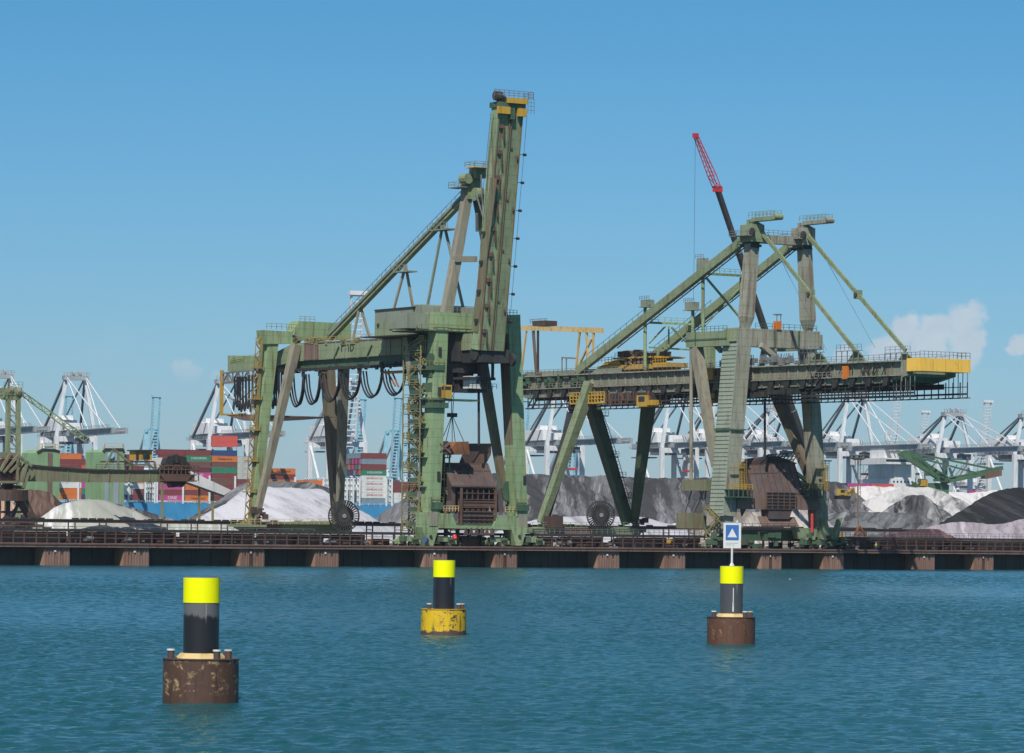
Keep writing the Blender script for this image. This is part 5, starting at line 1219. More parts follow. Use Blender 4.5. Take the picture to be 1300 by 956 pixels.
for i in range(9):
    g_=2*math.pi*i/9+.2; r_=Vector((math.cos(g_),0,math.sin(g_))); tn=Vector((-math.sin(g_),0,math.cos(g_))); P_=Vector((c.x,T1,c.z))+r_*Rw*.5
    part('bucket',MB().prism([P_-tn*.9+Vector((0,-1.1,0)),P_+tn*1.1+Vector((0,-1.1,0)),P_+r_*1.6+tn*1.5+Vector((0,-1.1,0)),P_+r_*2.3+tn*.1+Vector((0,-1.1,0)),P_+r_*1.5-tn*.8+Vector((0,-1.1,0))],(0,2.2,0)),M['dark_steel'],Rm,wh)
d=MB(); x0=c.x-5.2; x1=c.x+5.8
for zz in (-2.4,-.9,.4,1.3): d.bar((x0,T1-1.6,c.z+zz),(x1-(.5 if zz<0 else 0),T1-1.6,c.z+zz),.3)
for i in range(10): x=x0+(x1-x0)*i/9; d.bar((x,T1-1.6,c.z-2.4),(x,T1-1.6,c.z+1.5),.2)
d.box((x0+.5,T1-1.5,c.z-2.6),(x1-1.2,T1-1.3,c.z-.9)); part('wheel_guard',d,M['rust'],Rm)
part('guard_panel',MB().prism([q(204,603,t=T1-1.9),q(243,604,t=T1-1.9),q(238,611,t=T1-1.9),q(210,611,t=T1-1.9)],(0,.25,0)),M['rust'],Rm)
part('operator_cab',MB().pt([(172,572.5),(193,572),(193,584),(172,584)],T1+6,T1+9),M['yellow'],Rm); part('cab_window',MB().pt([(182,575),(190,575),(190,582),(182,582)],T1+5.8,T1+6),M['glass'],Rm)
part('cab_window',MB().pt([(173,575),(176,575),(176,583),(173,583)],T1+5.8,T1+6),M['dark_steel'],Rm); part('cab_roof',MB().pt([(171,571),(195,571),(195,572.4),(171,572.6)],T1+5.5,T1+9.4),M['dark_steel'],Rm)
part('cab_platform',MB().pt([(140,585),(196,585),(196,587),(140,587)],T1+4,T1+9),M['rust_dark'],Rm)
d=MB()
for x,y,x2,y2 in ((143,569,170,592),(143,572,133,594),(150,577,150,596),(160,590,190,590),(165,586,165,597),(196,586,198,597)): d.bar(q(x,y,t=T1+1),q(x2,y2,t=T1+1),.45)
part('boom_frame',d,M['green_rusty'],Rm)
# body of the machine
d=MB().prism([q(0,574,t=T1-2),q(25,575,t=T1-2),q(25,582,t=T1-2),q(0,581,t=T1-2)],(0,5,0)).prism([q(20,611,t=T1-2),q(36,586,t=T1-2),q(40,590,t=T1-2),q(44,604,t=T1-2),q(38,610,t=T1-2)],(0,2,0)); part('superstructure',d,M['green_rusty'],Rm)
d=MB()
for x,y,x2,y2 in ((24,579,40,592),(25,576,4,600),(22,580,22,612),(12,600,24,588),(0,598,14,575),(28,612,35,585),(30,620,36,600),(0,612,24,612)): d.bar(q(x,y,t=T1-2.2),q(x2,y2,t=T1-2.2),.6)
part('pylon_frame',d,M['green_rusty'],Rm)
d=MB().pt([(-30,583),(16,583),(22,612),(-30,612)],T1+1,T1+5); part('drive_house',d,M['dark_steel'],Rm)
d=MB()
for i in range(46): c_=q(random.uniform(-6,26),random.uniform(584,628),t=T1-1); d.cbox(c_,(random.uniform(.6,2.4),1.6,random.uniform(.4,1.6)))
part('machinery',d,M['rust_dark'],Rm,kind='stuff')
part('slewing_ring',MB().cyl(q(4,636,t=T1),q(4,622,t=T1),6.0,n=26),M['rust_dark'],Rm)
d=MB().pt([(-30,628),(32,629),(30,634),(-30,635)],T1-4,T1-3); d.rail([q(-5,628,t=T1-4),q(34,629,t=T1-4)],step=1.2,r=.14); part('walkway',d,M['tan_grey'],Rm)
d=MB()
for x,y,x2,y2,w_ in ((20,632,44,664,1.2),(30,630,46,662,.8),(10,634,10,668,.9),(-2,634,-2,668,.9),(-4,650,32,650,.5),(12,668,24,636,.6),(-5,660,44,664,.9),(12,650,0,664,.5)): d.bar(q(x,y,t=T1-3),q(x2,y2,t=T1-3),w_)
part('undercarriage',d,M['rust_dark'],Rm)
part('gusset',MB().pt([(28,633),(36,632),(38,648),(46,664),(38,664)],T1-3.4,T1-3),M['tan_grey'],Rm)
d=MB()
for k_ in range(18): c_=q(random.uniform(0,60),random.uniform(664,671),t=T1-4); d.cbox(c_,(random.uniform(.8,2.8),1.4,random.uniform(.4,1.2)))
part('bogie',d,M['rust_dark'],Rm,kind='stuff')
# white covered conveyor running down behind the wheel
p_=q(240,640,t=170); K1=thing('covered_conveyor',(p_.x,170,4.6),'white covered conveyor sloping down to the right behind the bucket wheel','conveyor')
part('cover',MB().pt([(188,583),(206,581),(294,622.5),(284,629),(232,611),(192,591)],170,172.5),M['white_paint'],K1)
for x,y in ((206,597),(253,616),(270,620)): part('support',MB().bar(q(x,y,t=171),q(x,690,t=171),.5),M['yellow_olive'],K1)
part('belt_frame',MB().bar(q(234,612,t=169.8),q(284,630,t=169.8),.5),M['dark_steel'],K1)
# silos
def silo(px,t0,t1,lab,bands):
    a_=q(px[0][0],640,t=t0); r=thing('silo_building',(a_.x,t0,4.6),lab,'silo')
    pts=[q(x,y,t=t0) for x,y in px]; pts=pts+[Vector((pts[-1].x,t0,4.6)),Vector((pts[0].x,t0,4.6))]
    w_=part('wall',MB().prism(pts,(0,t1-t0,0)),M['silo_green'],r)
    for x0,x1,mt in bands:
        y0=575; a_=q(x0,y0,t=t0-.15);b_=q(x1,y0,t=t0-.15); part('vertical_duct',MB().box((a_.x,t0-.2,4.7),(b_.x,t0-.01,a_.z)),M[mt],r)
    top=[q(x,y-.6,t=t0) for x,y in px]; part('roof_edge',MB().tube(top,.35,5),M['dark_steel'],r)
    part('railing',MB().rail(top,h=1.6,step=3,r=.16),M['yellow_pale'],r); return r
silo([(47,575),(54,571),(70,572),(76,574)],235,244,'pale green silo building behind the reclaimer body, with a brown duct',[(61,66.5,'rust_pink')])
s_r=silo([(131,574),(133,571),(156,571),(158,576)],232,242,'pale green silo building with grey-blue vertical ducts behind the reclaimer boom',[(134,138.5,'silo_band'),(145,151,'silo_band')])
a_=q(141,578,t=231.5); part('round_tank_end',MB().cyl((a_.x,231.3,a_.z),(a_.x,231.8,a_.z),.9,n=14),M['sea_blue'],s_r)
# green stacker tower, far left
ts=150; p_=q(18,600,t=ts); St=thing('stacker_tower',(p_.x,ts,4.6),'slim pale green stacker tower with thin lattice arms at the far left','stacker')
for x0,x1 in ((10.5,8),(23,23)): part('leg',MB().bar(q(x0,503,t=ts),q(x1,690,t=ts),1.0,1.0),M['green_old'],St)
part('head',MB().pt([(6,492),(28,492),(30,502),(24,508),(8,507)],ts-.5,ts+2.5),M['green_old'],St)
part('railing',MB().rail([q(5,492,t=ts-.6),q(29,492,t=ts-.6)],step=1.1,h=1.4).rail([q(5,503,t=ts-.8),q(30,503,t=ts-.8)],step=1.1,h=1.3),M['green_old'],St)
d=MB()
for i in range(5): y=515+i*14; d.bar(q(10,y,t=ts),q(23,y+13,t=ts),.3); d.bar(q(9,y+13,t=ts),q(23,y+13,t=ts),.3)
part('bracing',d,M['green_old'],St)
part('machinery',MB().cyl(q(11,495,t=ts),q(15,495,t=ts),1.0,n=10).cyl(q(20,497,t=ts),q(24,497,t=ts),1.2,n=10),M['tan_grey'],St)
d=MB().truss(q(30,498,t=ts),q(112,556,t=ts),q(30,504,t=ts),q(106,560,t=ts),12,.18).truss(q(6,499,t=ts),q(-20,508,t=ts),q(6,503,t=ts),q(-20,514,t=ts),6,.2); part('lattice_arm',d,M['green'],St)

# ================================================================ RIGHT YARD MACHINES
tk=262; p_=q(1190,640,t=tk); K2=thing('green_stacker',(p_.x,tk,4.6),'dark green triangular stacker with long tied boom standing behind the white heap','stacker')
GS=M['stacker_green']
for (a_,b_,w_,nm,o) in (((1141,574.5),(1199,612),1.2,'mast',0),((1151,573.5),(1204,609),1.2,'mast',3),((1151,573.5),(1268,597),.6,'tie',3),((1142,575),(1246,602),.5,'tie',0),((1203,609.5),(1272,594),1.3,'boom',3),((1199,612.5),(1250,602),.9,'boom',0),((1141,574.5),(1151,573.5),.8,'cross_member',1.5),((1201,587),(1201,609),.4,'hanger',1.5)):
    part(nm,MB().bar(q(*a_,t=tk+o),q(*b_,t=tk+o),w_,w_),GS,K2)
d=MB()
for i in range(9):
    f=i/9; A_=q(1141,574.5,t=tk).lerp(q(1199,612,t=tk),f);B_=q(1151,573.5,t=tk+3).lerp(q(1204,609,t=tk+3),f); d.bar(A_,B_,.25)
for x,y,x2,y2 in ((1160,577,1185,600),(1190,584,1203,609),(1190,584,1180,597),(1215,590,1204,609)): d.bar(q(x,y,t=tk+1),q(x2,y2,t=tk+1),.3)
part('bracing',d,GS,K2)
part('counterweight',MB().prism([q(1252,599,t=tk+2),q(1272,596,t=tk+2),q(1272,604,t=tk+2),q(1253,608,t=tk+2)],(0,3,0)),M['rust_pink'],K2)
part('base_frame',MB().pt([(1166,617),(1172,614),(1200,613),(1205,616),(1204,640),(1166,640)],tk,tk+5),GS,K2); part('operator_cab',MB().pt([(1171,609),(1178,609),(1178,617),(1171,617)],tk-2,tk),M['yellow'],K2)
d=MB()
for i in range(16): c_=q(random.uniform(1160,1205),random.uniform(600,618),t=tk-.8); d.cbox(c_,(random.uniform(.6,2),1.2,random.uniform(.4,1.2)))
part('machinery',d,M['green_dark'],K2,kind='stuff')
# lighting mast
tk=205; p_=q(1088.5,650,t=tk); LM=thing('lighting_mast',(p_.x,tk,4.6),'tall slim lattice lighting mast with a ring of lamps right of the right crane','lighting mast')
tp_=q(1088.5,584,t=tk).z; d=MB()
for o in (-.6,.6):
    for p2_ in (-.6,.6): d.bar((p_.x+o,tk+p2_,4.6),(p_.x+o,tk+p2_,tp_),.14)
for i in range(22): z=4.6+(tp_-4.6)*i/22; d.bar((p_.x-.6,tk-.6,z),(p_.x+.6,tk-.6,z+(tp_-4.6)/22),.1); d.bar((p_.x-.6,tk-.6,z),(p_.x+.6,tk-.6,z),.1)
part('pole',d,M['grey_steel'],LM); part('lamp_ring',MB().cyl((p_.x,tk,tp_),(p_.x,tk,tp_+.5),1.4,2.6,n=14).cyl((p_.x,tk,tp_+1.4),(p_.x,tk,tp_+1.6),2.9,n=14),M['grey_steel'],LM)
for i in range(8): g_=i*math.pi/4; part('lamp',MB().cbox((p_.x+2.3*math.cos(g_),tk+2.3*math.sin(g_),tp_+1.0),(.7,.7,.6)),M['house_grey'],LM)
# excavator on the dark heap
tk=190; p_=q(1069,627,t=tk); E1=thing('excavator',(p_.x,tk,p_.z-2),'small yellow excavator working on the dark heap right of the right crane','excavator')
part('cab',MB().cbox((p_.x-.6,tk,p_.z+.6),(2.0,2,1.8)),M['yellow'],E1); part('engine_cover',MB().cbox((p_.x+1.4,tk,p_.z+.1),(2.4,2.2,1.2)),M['yellow'],E1); part('track',MB().cbox((p_.x,tk-.9,p_.z-1.1),(4.4,.6,1)).cbox((p_.x,tk+.9,p_.z-1.1),(4.4,.6,1)),M['black_rubber'],E1)
part('arm',MB().bar((p_.x+1.4,tk-1,p_.z+.4),(p_.x+3.4,tk-1,p_.z+2.0),.4,.6).bar((p_.x+3.4,tk-1,p_.z+2.0),(p_.x+4.6,tk-1,p_.z-.8),.35,.45),M['yellow'],E1); part('cab_window',MB().cbox((p_.x-.6,tk-1.02,p_.z+.8),(1.5,.04,.9)),M['glass'],E1)
# orange derrick on the quay
tk=16; p_=q(1094,684,t=tk); D1=thing('orange_derrick',(p_.x,tk,4.6),'small rusty orange A-frame derrick at the quay edge right of the right crane','derrick')
d=MB().bar(q(1082,684,t=tk),q(1091,668,t=tk),.4).bar(q(1101,683,t=tk),q(1091,668,t=tk),.4).bar(q(1084,680,t=tk+2),q(1098,680,t=tk+2),.25); 
for i in range(4): d.bar(q(1084+i*2,681-i*3.2,t=tk),q(1099-i*2,681-i*3.2,t=tk),.18)
part('a_frame',d,M['grab_rust'],D1); part('winch_deck',MB().pt([(1082,681),(1104,681),(1104,684),(1082,684)],tk-1,tk+2),M['grey_steel'],D1); part('mast_pole',MB().cyl(q(1089.5,680,t=tk+1),q(1089.5,612,t=tk+1),.1,n=6),M['grab_rust'],D1)
part('column',MB().pt([(1086,684),(1092,684),(1091,694),(1087,694)],tk,tk+1.2).pt([(1095,684),(1099,684),(1099,694),(1095,694)],tk,tk+1.2),M['tan_grey'],D1)

# ================================================================ THINGS ON THE QUAY DECK
def car(x,y,t,col,lab,rot=0,van=False):
    p=q(x,y,t=t); r=thing('parked_car',(p.x,t,4.62),lab,'car','vehicles parked on the quay',rot=PH+rot); r['_o']=[0,0,0]; Lc=4.6; W_=1.75
    prof=[(-2.3,0,.35),(2.3,0,.35),(2.3,0,.85),(1.6,0,.98),(.9,0,1.48),(-1.2,0,1.52),(-2.1,0,1.0),(-2.3,0,.9)] if not van else [(-2.5,0,.35),(2.5,0,.35),(2.5,0,1.1),(1.9,0,1.3),(1.3,0,2.1),(-2.5,0,2.15)]
    part('body',MB().prism([(a,-W_/2,c) for a,b_,c in prof],(0,W_,0)),M[col],r)
    part('side_window',MB().prism([(1.35,-W_/2-.01,1.03),(.82,-W_/2-.01,1.42),(-1.1,-W_/2-.01,1.45),(-1.8,-W_/2-.01,1.03)] if not van else [(1.85,-W_/2-.01,1.3),(1.25,-W_/2-.01,1.95),(.2,-W_/2-.01,1.95),(.2,-W_/2-.01,1.3)],(0,-.02,0)),M['glass'],r)
    for a in (-1.45,1.45):
        for b_ in (-W_/2-.02,W_/2-.18):
            w_=part('wheel',MB().cyl((a,b_,.33),(a,b_+.2,.33),.33,n=14),M['black_rubber'],r); part('rim',MB().cyl((a,b_-.02,.33),(a,b_,.33),.2,n=10),M['house_grey'],r,w_)
    return r
car(757,690,13,'blue','bright blue car parked behind the walkway below the right crane cable reel')
car(733,690,13,'white_paint','white car parked left of the bright blue car')
car(696,690,13,'white_paint','white van parked just right of the left crane seaward bogies',van=True)
car(862,676,70,'white_paint','white van standing far back on the yard left of the right crane yellow stairs',van=True)
car(842,676,70,'white_paint','white car standing far back left of the white van')
car(838,691,13,'sea_blue','pale turquoise car behind the walkway posts near the right crane')
car(420,690,13,'crane_white','pale grey car behind the walkway below the left crane cable reel')
car(456,689,13,'white_paint','white car behind the walkway left of the left crane stair tower')
def crate(x0,x1,y0,y1,t,col,lab,name='skip_container',cat='skip'):
    a=q(x0,y0,t=t);b_=q(x1,y1,t=t); r=thing(name,(a.x,t,4.62),lab,cat)
    part('box',MB().box((a.x,t,4.75),(b_.x,t+2.2,a.z)),M[col],r)
    d=MB()
    n=max(2,int((b_.x-a.x)/.7))
    for i in range(n+1): x=a.x+(b_.x-a.x)*i/n; d.box((x-.05,t-.06,4.75),(x+.05,t,a.z))
    part('rib',d,M[col],r,kind='stuff'); part('top_rim',MB().box((a.x-.1,t-.1,a.z-.15),(b_.x+.1,t,a.z)),M['rust_dark'],r); return r
crate(271,288,682,693,11,'grab_rust','rusty orange steel skip behind the walkway, left of the left crane landside leg')
crate(473,494,684,692,11,'grab_rust','rusty orange steel skip behind the walkway, left of the left crane stair tower')
crate(229,246,684,692,11,'tan_grey','pale beige steel skip behind the walkway near the left end')
crate(862,880,684,692,11,'red','red steel skip behind the walkway left of the right crane')
crate(852,858,684,691,11,'yellow','small yellow steel skip left of the red one')
crate(388,400,684,692,11,'green_old','small dull green skip behind the walkway below the left crane landside sill')
# worker in a lime jacket
p_=q(1109.5,694,t=8); Wk=thing('person',(p_.x,7.2,4.72),'worker in a lime yellow jacket standing by the walkway right of the orange derrick','person'); x=p_.x; y=7.2; z=4.72
d=MB().cyl((x-.11,y,z),(x-.1,y,z+.85),.075,.11,n=8).cyl((x+.13,y,z),(x+.1,y,z+.85),.075,.11,n=8).cyl((x,y,z+.8),(x,y,z+1.1),.19,.2,n=10).cyl((x,y,z+1.1),(x,y,z+1.5),.2,.13,n=10).cyl((x,y,z+1.48),(x,y,z+1.56),.06,n=8).cyl((x,y,z+1.54),(x,y,z+1.68),.085,.1,n=10).cyl((x,y,z+1.68),(x,y,z+1.78),.1,.05,n=10).cyl((x-.22,y,z+1.42),(x-.3,y,z+.85),.06,.045,n=8).cyl((x+.22,y,z+1.42),(x+.29,y,z+.9),.06,.045,n=8)
part('body',d,M['rust_pink'],Wk); d=MB().cyl((x,y,z+.78),(x,y,z+1.12),.22,.23,n=10).cyl((x,y,z+1.12),(x,y,z+1.5),.24,.16,n=10).cyl((x-.22,y,z+1.45),(x-.3,y,z+.98),.085,.07,n=8).cyl((x+.22,y,z+1.45),(x+.29,y,z+1.0),.085,.07,n=8); part('jacket',d,M['hivis'],Wk)
part('trousers',MB().cyl((x-.11,y,z+.05),(x-.1,y,z+.86),.1,.13,n=8).cyl((x+.13,y,z+.05),(x+.1,y,z+.86),.1,.13,n=8),M['blue'],Wk); part('helmet',MB().cyl((x,y,z+1.68),(x,y,z+1.82),.14,.08,n=12),M['white_paint'],Wk)

# ================================================================ MOORING PILES IN THE WATER
def flake(name,paint,under,thr,soft=.02,bias_z=None):
    m,nt,b=nodes(name); n1=noise(nt,(1,1,1.3),1.7,12,rough=.7,dist=.35)
    u=mixc(nt,noise(nt,(1,1,.5),3,6),under,tuple(x*2.0 for x in under)); p=mixc(nt,ramp(nt,noise(nt,(1,1,1),.8,4),.4,.7),paint,tuple(x*.85 for x in paint))
    src=n1
    tcx=nt.nodes.new('ShaderNodeTexCoord'); sp=nt.nodes.new('ShaderNodeSeparateXYZ'); L(nt,tcx.outputs['Object'],sp.inputs[0])
    mr_=nt.nodes.new('ShaderNodeMapRange'); mr_.inputs[1].default_value=0; mr_.inputs[2].default_value=.45; mr_.inputs[3].default_value=.35; mr_.inputs[4].default_value=0; L(nt,sp.outputs[2],mr_.inputs[0])
    ad_=N(nt,'ShaderNodeMath',operation='ADD'); L(nt,n1,ad_.inputs[0]); L(nt,mr_.outputs[0],ad_.inputs[1])
    c=mixc(nt,ramp(nt,ad_.outputs[0],thr-soft,thr+soft),p,u); c=mixc(nt,ramp(nt,noise(nt,(3,3,.3),1.3,6,rough=.7),.52,.72),c,tuple(x*.8 for x in under)); L(nt,c,b.inputs['Base Color']); b.inputs['Roughness'].default_value=.6
    bp=N(nt,'ShaderNodeBump'); bp.inputs['Strength'].default_value=.5; bp.inputs['Distance'].default_value=.03; L(nt,n1,bp.inputs['Height']); L(nt,bp.outputs[0],b.inputs['Normal']); return m
FY=flake('flaking_yellow',(.72,.46,.01),(.07,.04,.035),.56); FR=flake('rust_caisson',(.45,.32,.16),(.055,.028,.018),.41,.06)
FR2=flake('rust_caisson_warm',(.42,.25,.10),(.075,.034,.02),.385,.05)
m,nt,b=nodes('fluorescent_yellow'); L(nt,mixc(nt,ramp(nt,noise(nt,(1,1,1),2,5),.6,.8),(.93,.93,.0),(.85,.86,.01)),b.inputs['Base Color']); b.inputs['Roughness'].default_value=.45; b.inputs['Specular IOR Level'].default_value=.2; LIME=m
def pilemat(name,dark,light,lo,hi):
    m,nt,b=nodes(name); tcx=nt.nodes.new('ShaderNodeTexCoord'); sp=nt.nodes.new('ShaderNodeSeparateXYZ'); L(nt,tcx.outputs['Object'],sp.inputs[0])
    st=noise(nt,(3,3,.12),1.2,6,rough=.7); wz=N(nt,'ShaderNodeMath',operation='MULTIPLY_ADD'); L(nt,st,wz.inputs[0]); wz.inputs[1].default_value=.9; L(nt,sp.outputs[2],wz.inputs[2])
    c=mixc(nt,ramp(nt,wz.outputs[0],lo,hi),dark,light)
    c=mixc(nt,ramp(nt,noise(nt,(6,6,.12),1.0,3),.60,.66),c,(.26,.25,.24)); L(nt,c,b.inputs['Base Color']); b.inputs['Roughness'].default_value=.42; return m
PK1=pilemat('pile_black',(.017,.017,.02),(.13,.13,.13),4.55,4.75); PK2=pilemat('pile_black_plain',(.016,.017,.022),(.03,.03,.035),9,10); PK3=pilemat('pile_grey',(.07,.072,.08),(.12,.12,.125),9,10)
gp='mooring piles standing in the water'
def mooring(x,y,ztop,lab,cm,pm,plate,Ylow,zc=2.05,rc=1.83,turn=0):
    if y is None: p=plate
    p=q(x,y,z=0); r=thing('mooring_pile',(p.x,p.y,0),lab,'mooring pile',gp,rot=turn); r['_o']=[0,0,0]
    cs=part('caisson',MB().cyl((0,0,-2),(0,0,zc),rc,n=96),cm,r); 
    part('caisson_rim',MB().cyl((0,0,zc),(0,0,zc+.05),rc+.04,n=64),M['rust_dark'] if cm!=FY else M['yellow'],r)
    if plate: part('base_plate',MB().cyl((0,0,zc+.05),(0,0,zc+.3),1.25,1.0,n=8),M['yellow_pale'],r)
    pe=part('pile',MB().cyl((0,0,zc+.05),(0,0,Ylow),.865,n=96),pm,r); bd=part('reflective_band',MB().cyl((0,0,Ylow),(0,0,ztop),.89,n=96),LIME,r)
    part('pile_cap',MB().cyl((0,0,ztop),(0,0,ztop+.03),.86,n=32),M['grey_steel'],r)
    for g_ in (R(200),R(305),R(335),R(90)):
        bx,by=1.5*math.cos(g_),1.5*math.sin(g_)
        bl_=part('bollard',MB().cyl((bx,by,zc+.05),(bx,by,zc+.42),.17,n=14),M['rust_dark'],r); part('bollard_cap',MB().cyl((bx,by,zc+.42),(bx,by,zc+.5),.2,n=14),M['white_paint'],r,bl_)
    return r
mooring(254.5,892,6.03,'nearest mooring pile, rusty brown drum base, black pile streaked grey under a fluorescent yellow top',FR,PK1,True,4.83,2.1)
mooring(563,806,6.0,'mooring pile with flaking yellow drum base and black pile, in the middle of the water',FY,PK2,False,4.66,turn=.35)
r3=mooring(928,818,5.93,'mooring pile with a rusty drum base carrying the blue and white sign',FR2,PK3,True,4.63,turn=.1)
part('paint_run',MB().box((-.03,-.882,2.9),(.03,-.866,4.3)).box((-.06,-.882,2.5),(.05,-.866,3.2)),M['white_paint'],r3)
p_=q(928,818,z=0)
Sg=thing('waterway_sign',(p_.x,p_.y,5.96),'blue and white waterway sign with a white triangle, on a post above the mooring pile','sign',rot=0); Sg['_o']=[0,0,0]
part('post',MB().cyl((0,0,0),(0,0,1.7),.085,n=14).cyl((0,0,0),(0,0,.22),.2,.11,n=12),M['white_paint'],Sg)
bo_=part('board',MB().box((-.67,-.06,1.35),(.67,.0,3.28)),M['white_paint'],Sg)
part('blue_field',MB().box((-.5,-.068,1.95),(.5,-.06,3.12)),M['blue'],Sg,bo_)
part('triangle',MB().prism([(-.36,-.078,2.18),(.36,-.078,2.18),(0,-.078,2.86)],(0,.01,0)),M['white_paint'],Sg,bo_)
d=MB(); d.box((-.47,-.066,1.72),(.47,-.06,1.75)).box((-.47,-.066,1.58),(.2,-.06,1.61)); part('small_print_rule',d,M['grey_steel'],Sg,bo_)
part('sensor',MB().cyl((.38,-.02,3.28),(.38,-.02,3.46),.09,n=10),M['white_paint'],Sg)
# gull
p_=q(1003,738,z=.6); gl=thing('gull',(p_.x,p_.y,.9),'white gull gliding low over the water right of the sign pile','bird',rot=0); gl['_o']=[0,0,0]
part('body',MB().cyl((-.22,0,0),(0,0,.02),.03,.08,n=8).cyl((0,0,.02),(.22,0,.0),.08,.02,n=8),M['white_paint'],gl)
part('wing',MB().prism([(-.08,0,.04),(.1,0,.04),(.0,-.5,.22),(-.12,-.5,.22)],(0,0,.02)),M['white_paint'],gl); part('wing',MB().prism([(-.08,0,.04),(.1,0,.04),(.05,.5,.18),(-.1,.5,.18)],(0,0,.02)),M['white_paint'],gl)

# ================================================================ SKY, SUN, CAMERA
wd=bpy.data.worlds.new("World"); SC.world=wd; wd.use_nodes=True; nt=wd.node_tree; nt.nodes.clear()
out=nt.nodes.new('ShaderNodeOutputWorld'); bg=nt.nodes.new('ShaderNodeBackground'); L(nt,bg.outputs[0],out.inputs[0])
sky=nt.nodes.new('ShaderNodeTexSky'); sky.sky_type='NISHITA'; sky.sun_disc=False
SUN=Vector((-.22,-.97,0)).normalized(); EL=R(50)
sky.sun_elevation=EL; sky.sun_rotation=math.atan2(SUN.x,SUN.y); sky.altitude=0; sky.air_density=1.0; sky.dust_density=.3; sky.ozone_density=2.5
bg.inputs[1].default_value=.078
tc=nt.nodes.new('ShaderNodeTexCoord'); sep=nt.nodes.new('ShaderNodeSeparateXYZ'); L(nt,tc.outputs['Generated'],sep.inputs[0])
def MA(op,a,b=None):
    n=nt.nodes.new('ShaderNodeMath'); n.operation=op
    for i,v in enumerate((a,b)):
        if v is None: continue
        if isinstance(v,(int,float)): n.inputs[i].default_value=v
        else: L(nt,v,n.inputs[i])
    return n.outputs[0]
el=MA('ARCSINE',sep.outputs[2]); az=MA('ARCTAN2',sep.outputs[0],sep.outputs[1])
eld=MA('MULTIPLY',el,57.29578); azd=MA('MULTIPLY',az,57.29578)
# lower air: bluer than the plain model over the sea horizon
tint=nt.nodes.new('ShaderNodeValToRGB'); cr=tint.color_ramp
L(nt,MA('MULTIPLY',eld,1/30.0),tint.inputs[0])
for i_,(p_,c_) in enumerate(((0,(.66,.87,1.26)),(.1,(.50,.83,1.19)),(.25,(.33,.785,1.10)),(.45,(.5,.8,1.0)),(.8,(1,1,1)))):
    e_=cr.elements[i_] if i_<2 else cr.elements.new(p_)
    e_.position=p_; e_.color=(c_[0],c_[1],c_[2],1)
mul=nt.nodes.new('ShaderNodeMix'); mul.data_type='RGBA'; mul.blend_type='MULTIPLY'; mul.inputs[0].default_value=1
L(nt,sky.outputs[0],mul.inputs[6]); L(nt,tint.outputs[0],mul.inputs[7])
# cumulus bank low in the north-east: lobes in azimuth / elevation (degrees)
vec=nt.nodes.new('ShaderNodeCombineXYZ'); L(nt,azd,vec.inputs[0]); L(nt,eld,vec.inputs[1])
nz=nt.nodes.new('ShaderNodeTexNoise'); nz.inputs['Scale'].default_value=3.0; nz.inputs['Detail'].default_value=8; nz.inputs['Roughness'].default_value=.6; L(nt,vec.outputs[0],nz.inputs['Vector'])
wz_=nt.nodes.new('ShaderNodeTexNoise'); wz_.inputs['Scale'].default_value=1.7; wz_.inputs['Detail'].default_value=7; wz_.inputs['Roughness'].default_value=.62; L(nt,vec.outputs[0],wz_.inputs['Vector'])
sw=nt.nodes.new('ShaderNodeSeparateColor'); L(nt,wz_.outputs['Color'],sw.inputs[0])
azw=MA('ADD',azd,MA('MULTIPLY',MA('SUBTRACT',sw.outputs[0],.5),.55)); elw=MA('ADD',eld,MA('MULTIPLY',MA('SUBTRACT',sw.outputs[1],.5),.5))
fld=None
for a_,e_,r_ in [(5.55,2.88,.29),(5.95,2.86,.28),(6.36,3.0,.31),(6.34,2.66,.36),(5.8,2.55,.46),(5.25,2.55,.32),(4.7,2.52,.24),(7.1,2.7,.16),(-4.65,2.22,.17),(-4.2,2.15,.12)]:
    dx=MA('MULTIPLY',MA('SUBTRACT',azw,a_),1/r_); dy=MA('MULTIPLY',MA('SUBTRACT',elw,e_),1/r_)
    d_=MA('SUBTRACT',1.0,MA('ADD',MA('MULTIPLY',dx,dx),MA('MULTIPLY',dy,dy)))
    fld=d_ if fld is None else MA('MAXIMUM',fld,d_)
dens=MA('ADD',fld,MA('MULTIPLY',MA('SUBTRACT',nz.outputs['Fac'],.5),2.2))
mr=nt.nodes.new('ShaderNodeMapRange'); mr.interpolation_type='SMOOTHSTEP'; mr.inputs[1].default_value=-.1; mr.inputs[2].default_value=.75; mr.inputs[4].default_value=.62; L(nt,dens,mr.inputs[0])
fb=nt.nodes.new('ShaderNodeMapRange'); fb.interpolation_type='SMOOTHSTEP'; fb.inputs[1].default_value=1.9; fb.inputs[2].default_value=2.7; L(nt,eld,fb.inputs[0])
# thin veils further left
nv=nt.nodes.new('ShaderNodeTexNoise'); nv.inputs['Scale'].default_value=.55; nv.inputs['Detail'].default_value=6; L(nt,vec.outputs[0],nv.inputs['Vector'])
vm=nt.nodes.new('ShaderNodeMapRange'); vm.interpolation_type='SMOOTHSTEP'; vm.inputs[1].default_value=.55; vm.inputs[2].default_value=.8; vm.inputs[4].default_value=.3; L(nt,nv.outputs['Fac'],vm.inputs[0])
ve=nt.nodes.new('ShaderNodeMapRange'); ve.interpolation_type='SMOOTHSTEP'; ve.inputs[1].default_value=3.2; ve.inputs[2].default_value=1.6; L(nt,eld,ve.inputs[0])
cloudf=MA('MAXIMUM',MA('MULTIPLY',mr.outputs[0],fb.outputs[0]),MA('MULTIPLY',vm.outputs[0],ve.outputs[0]))
shade=nt.nodes.new('ShaderNodeTexNoise'); shade.inputs['Scale'].default_value=3.5; shade.inputs['Detail'].default_value=5; L(nt,vec.outputs[0],shade.inputs['Vector'])
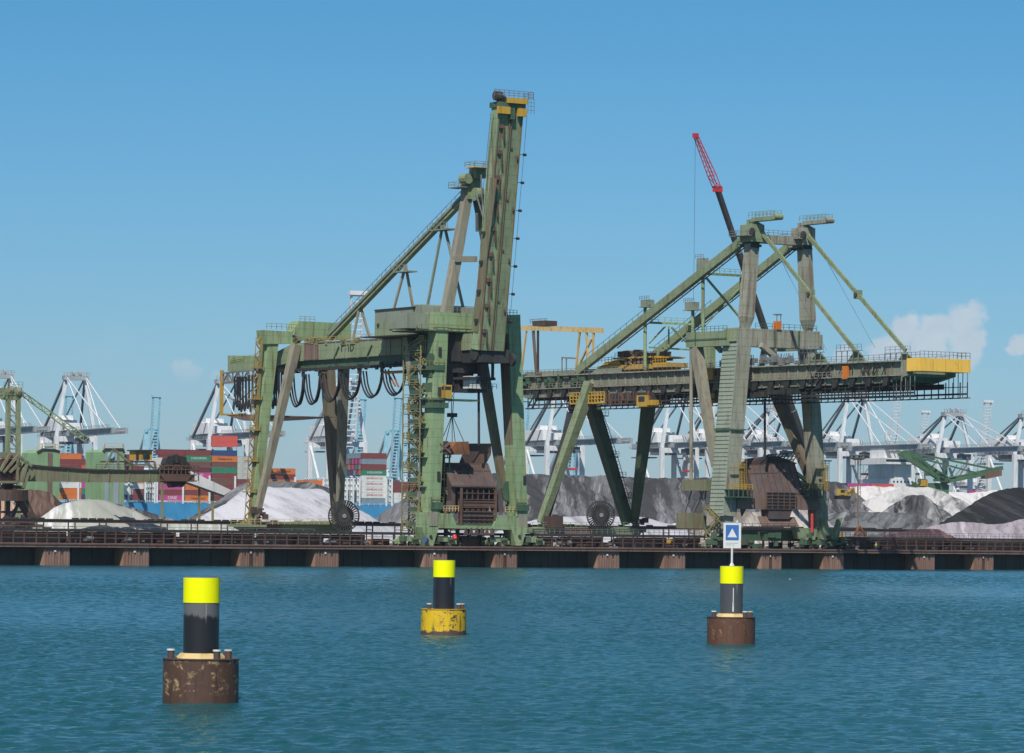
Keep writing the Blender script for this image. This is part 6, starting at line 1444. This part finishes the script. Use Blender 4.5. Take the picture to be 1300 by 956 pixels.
cw=nt.nodes.new('ShaderNodeMix'); cw.data_type='RGBA'; cw.inputs[6].default_value=(6.6,7.1,7.9,1); cw.inputs[7].default_value=(9.8,9.9,10.2,1); L(nt,shade.outputs['Fac'],cw.inputs[0])
cm=nt.nodes.new('ShaderNodeMix'); cm.data_type='RGBA'; L(nt,cloudf,cm.inputs[0]); L(nt,mul.outputs[2],cm.inputs[6]); L(nt,cw.outputs[2],cm.inputs[7])
L(nt,cm.outputs[2],bg.inputs[0])
sl_=bpy.data.lights.new('sun','SUN'); sl_.energy=4.7; sl_.angle=R(.5); sl_.color=(1,.96,.9)
so=bpy.data.objects.new('sun',sl_); COL.objects.link(so)
dv=Vector((SUN.x*math.cos(EL),SUN.y*math.cos(EL),math.sin(EL))); so.rotation_euler=dv.to_track_quat('Z','Y').to_euler(); so.location=(0,0,400)
# air
m=bpy.data.materials.new('haze'); m.use_nodes=True; nt=m.node_tree; nt.nodes.clear()
o_=nt.nodes.new('ShaderNodeOutputMaterial'); pv=nt.nodes.new('ShaderNodeVolumePrincipled'); pv.inputs['Color'].default_value=(.72,.86,1,1); pv.inputs['Density'].default_value=.000028; pv.inputs['Anisotropy'].default_value=.2
L(nt,pv.outputs[0],o_.inputs['Volume'])
me=bpy.data.meshes.new('haze'); bx=MB().box((-3000,-100,-4),(3000,5200,140)); me.from_pydata([tuple(v) for v in bx.v],[],bx.f); me.materials.append(m)
if .000028>0:
    ho=bpy.data.objects.new('haze',me); COL.objects.link(ho); ho['kind']='stuff'
cam=bpy.data.cameras.new('camera'); co=bpy.data.objects.new('camera',cam); COL.objects.link(co); SC.camera=co
co.location=(0,0,H); cam.sensor_width=36; cam.sensor_fit='HORIZONTAL'; cam.lens=36*F/1300
# horizon sits 195 px under the middle of the frame; slight clockwise tilt of the picture
co.rotation_euler=(Matrix.Rotation(R(90),4,'X')@Matrix.Rotation(RO,4,'Z')).to_euler()
cam.shift_y=195/1300; cam.clip_start=5; cam.clip_end=90000
SC.view_settings.view_transform='Standard'; SC.view_settings.look='None'; SC.view_settings.gamma=1; SC.view_settings.exposure=0
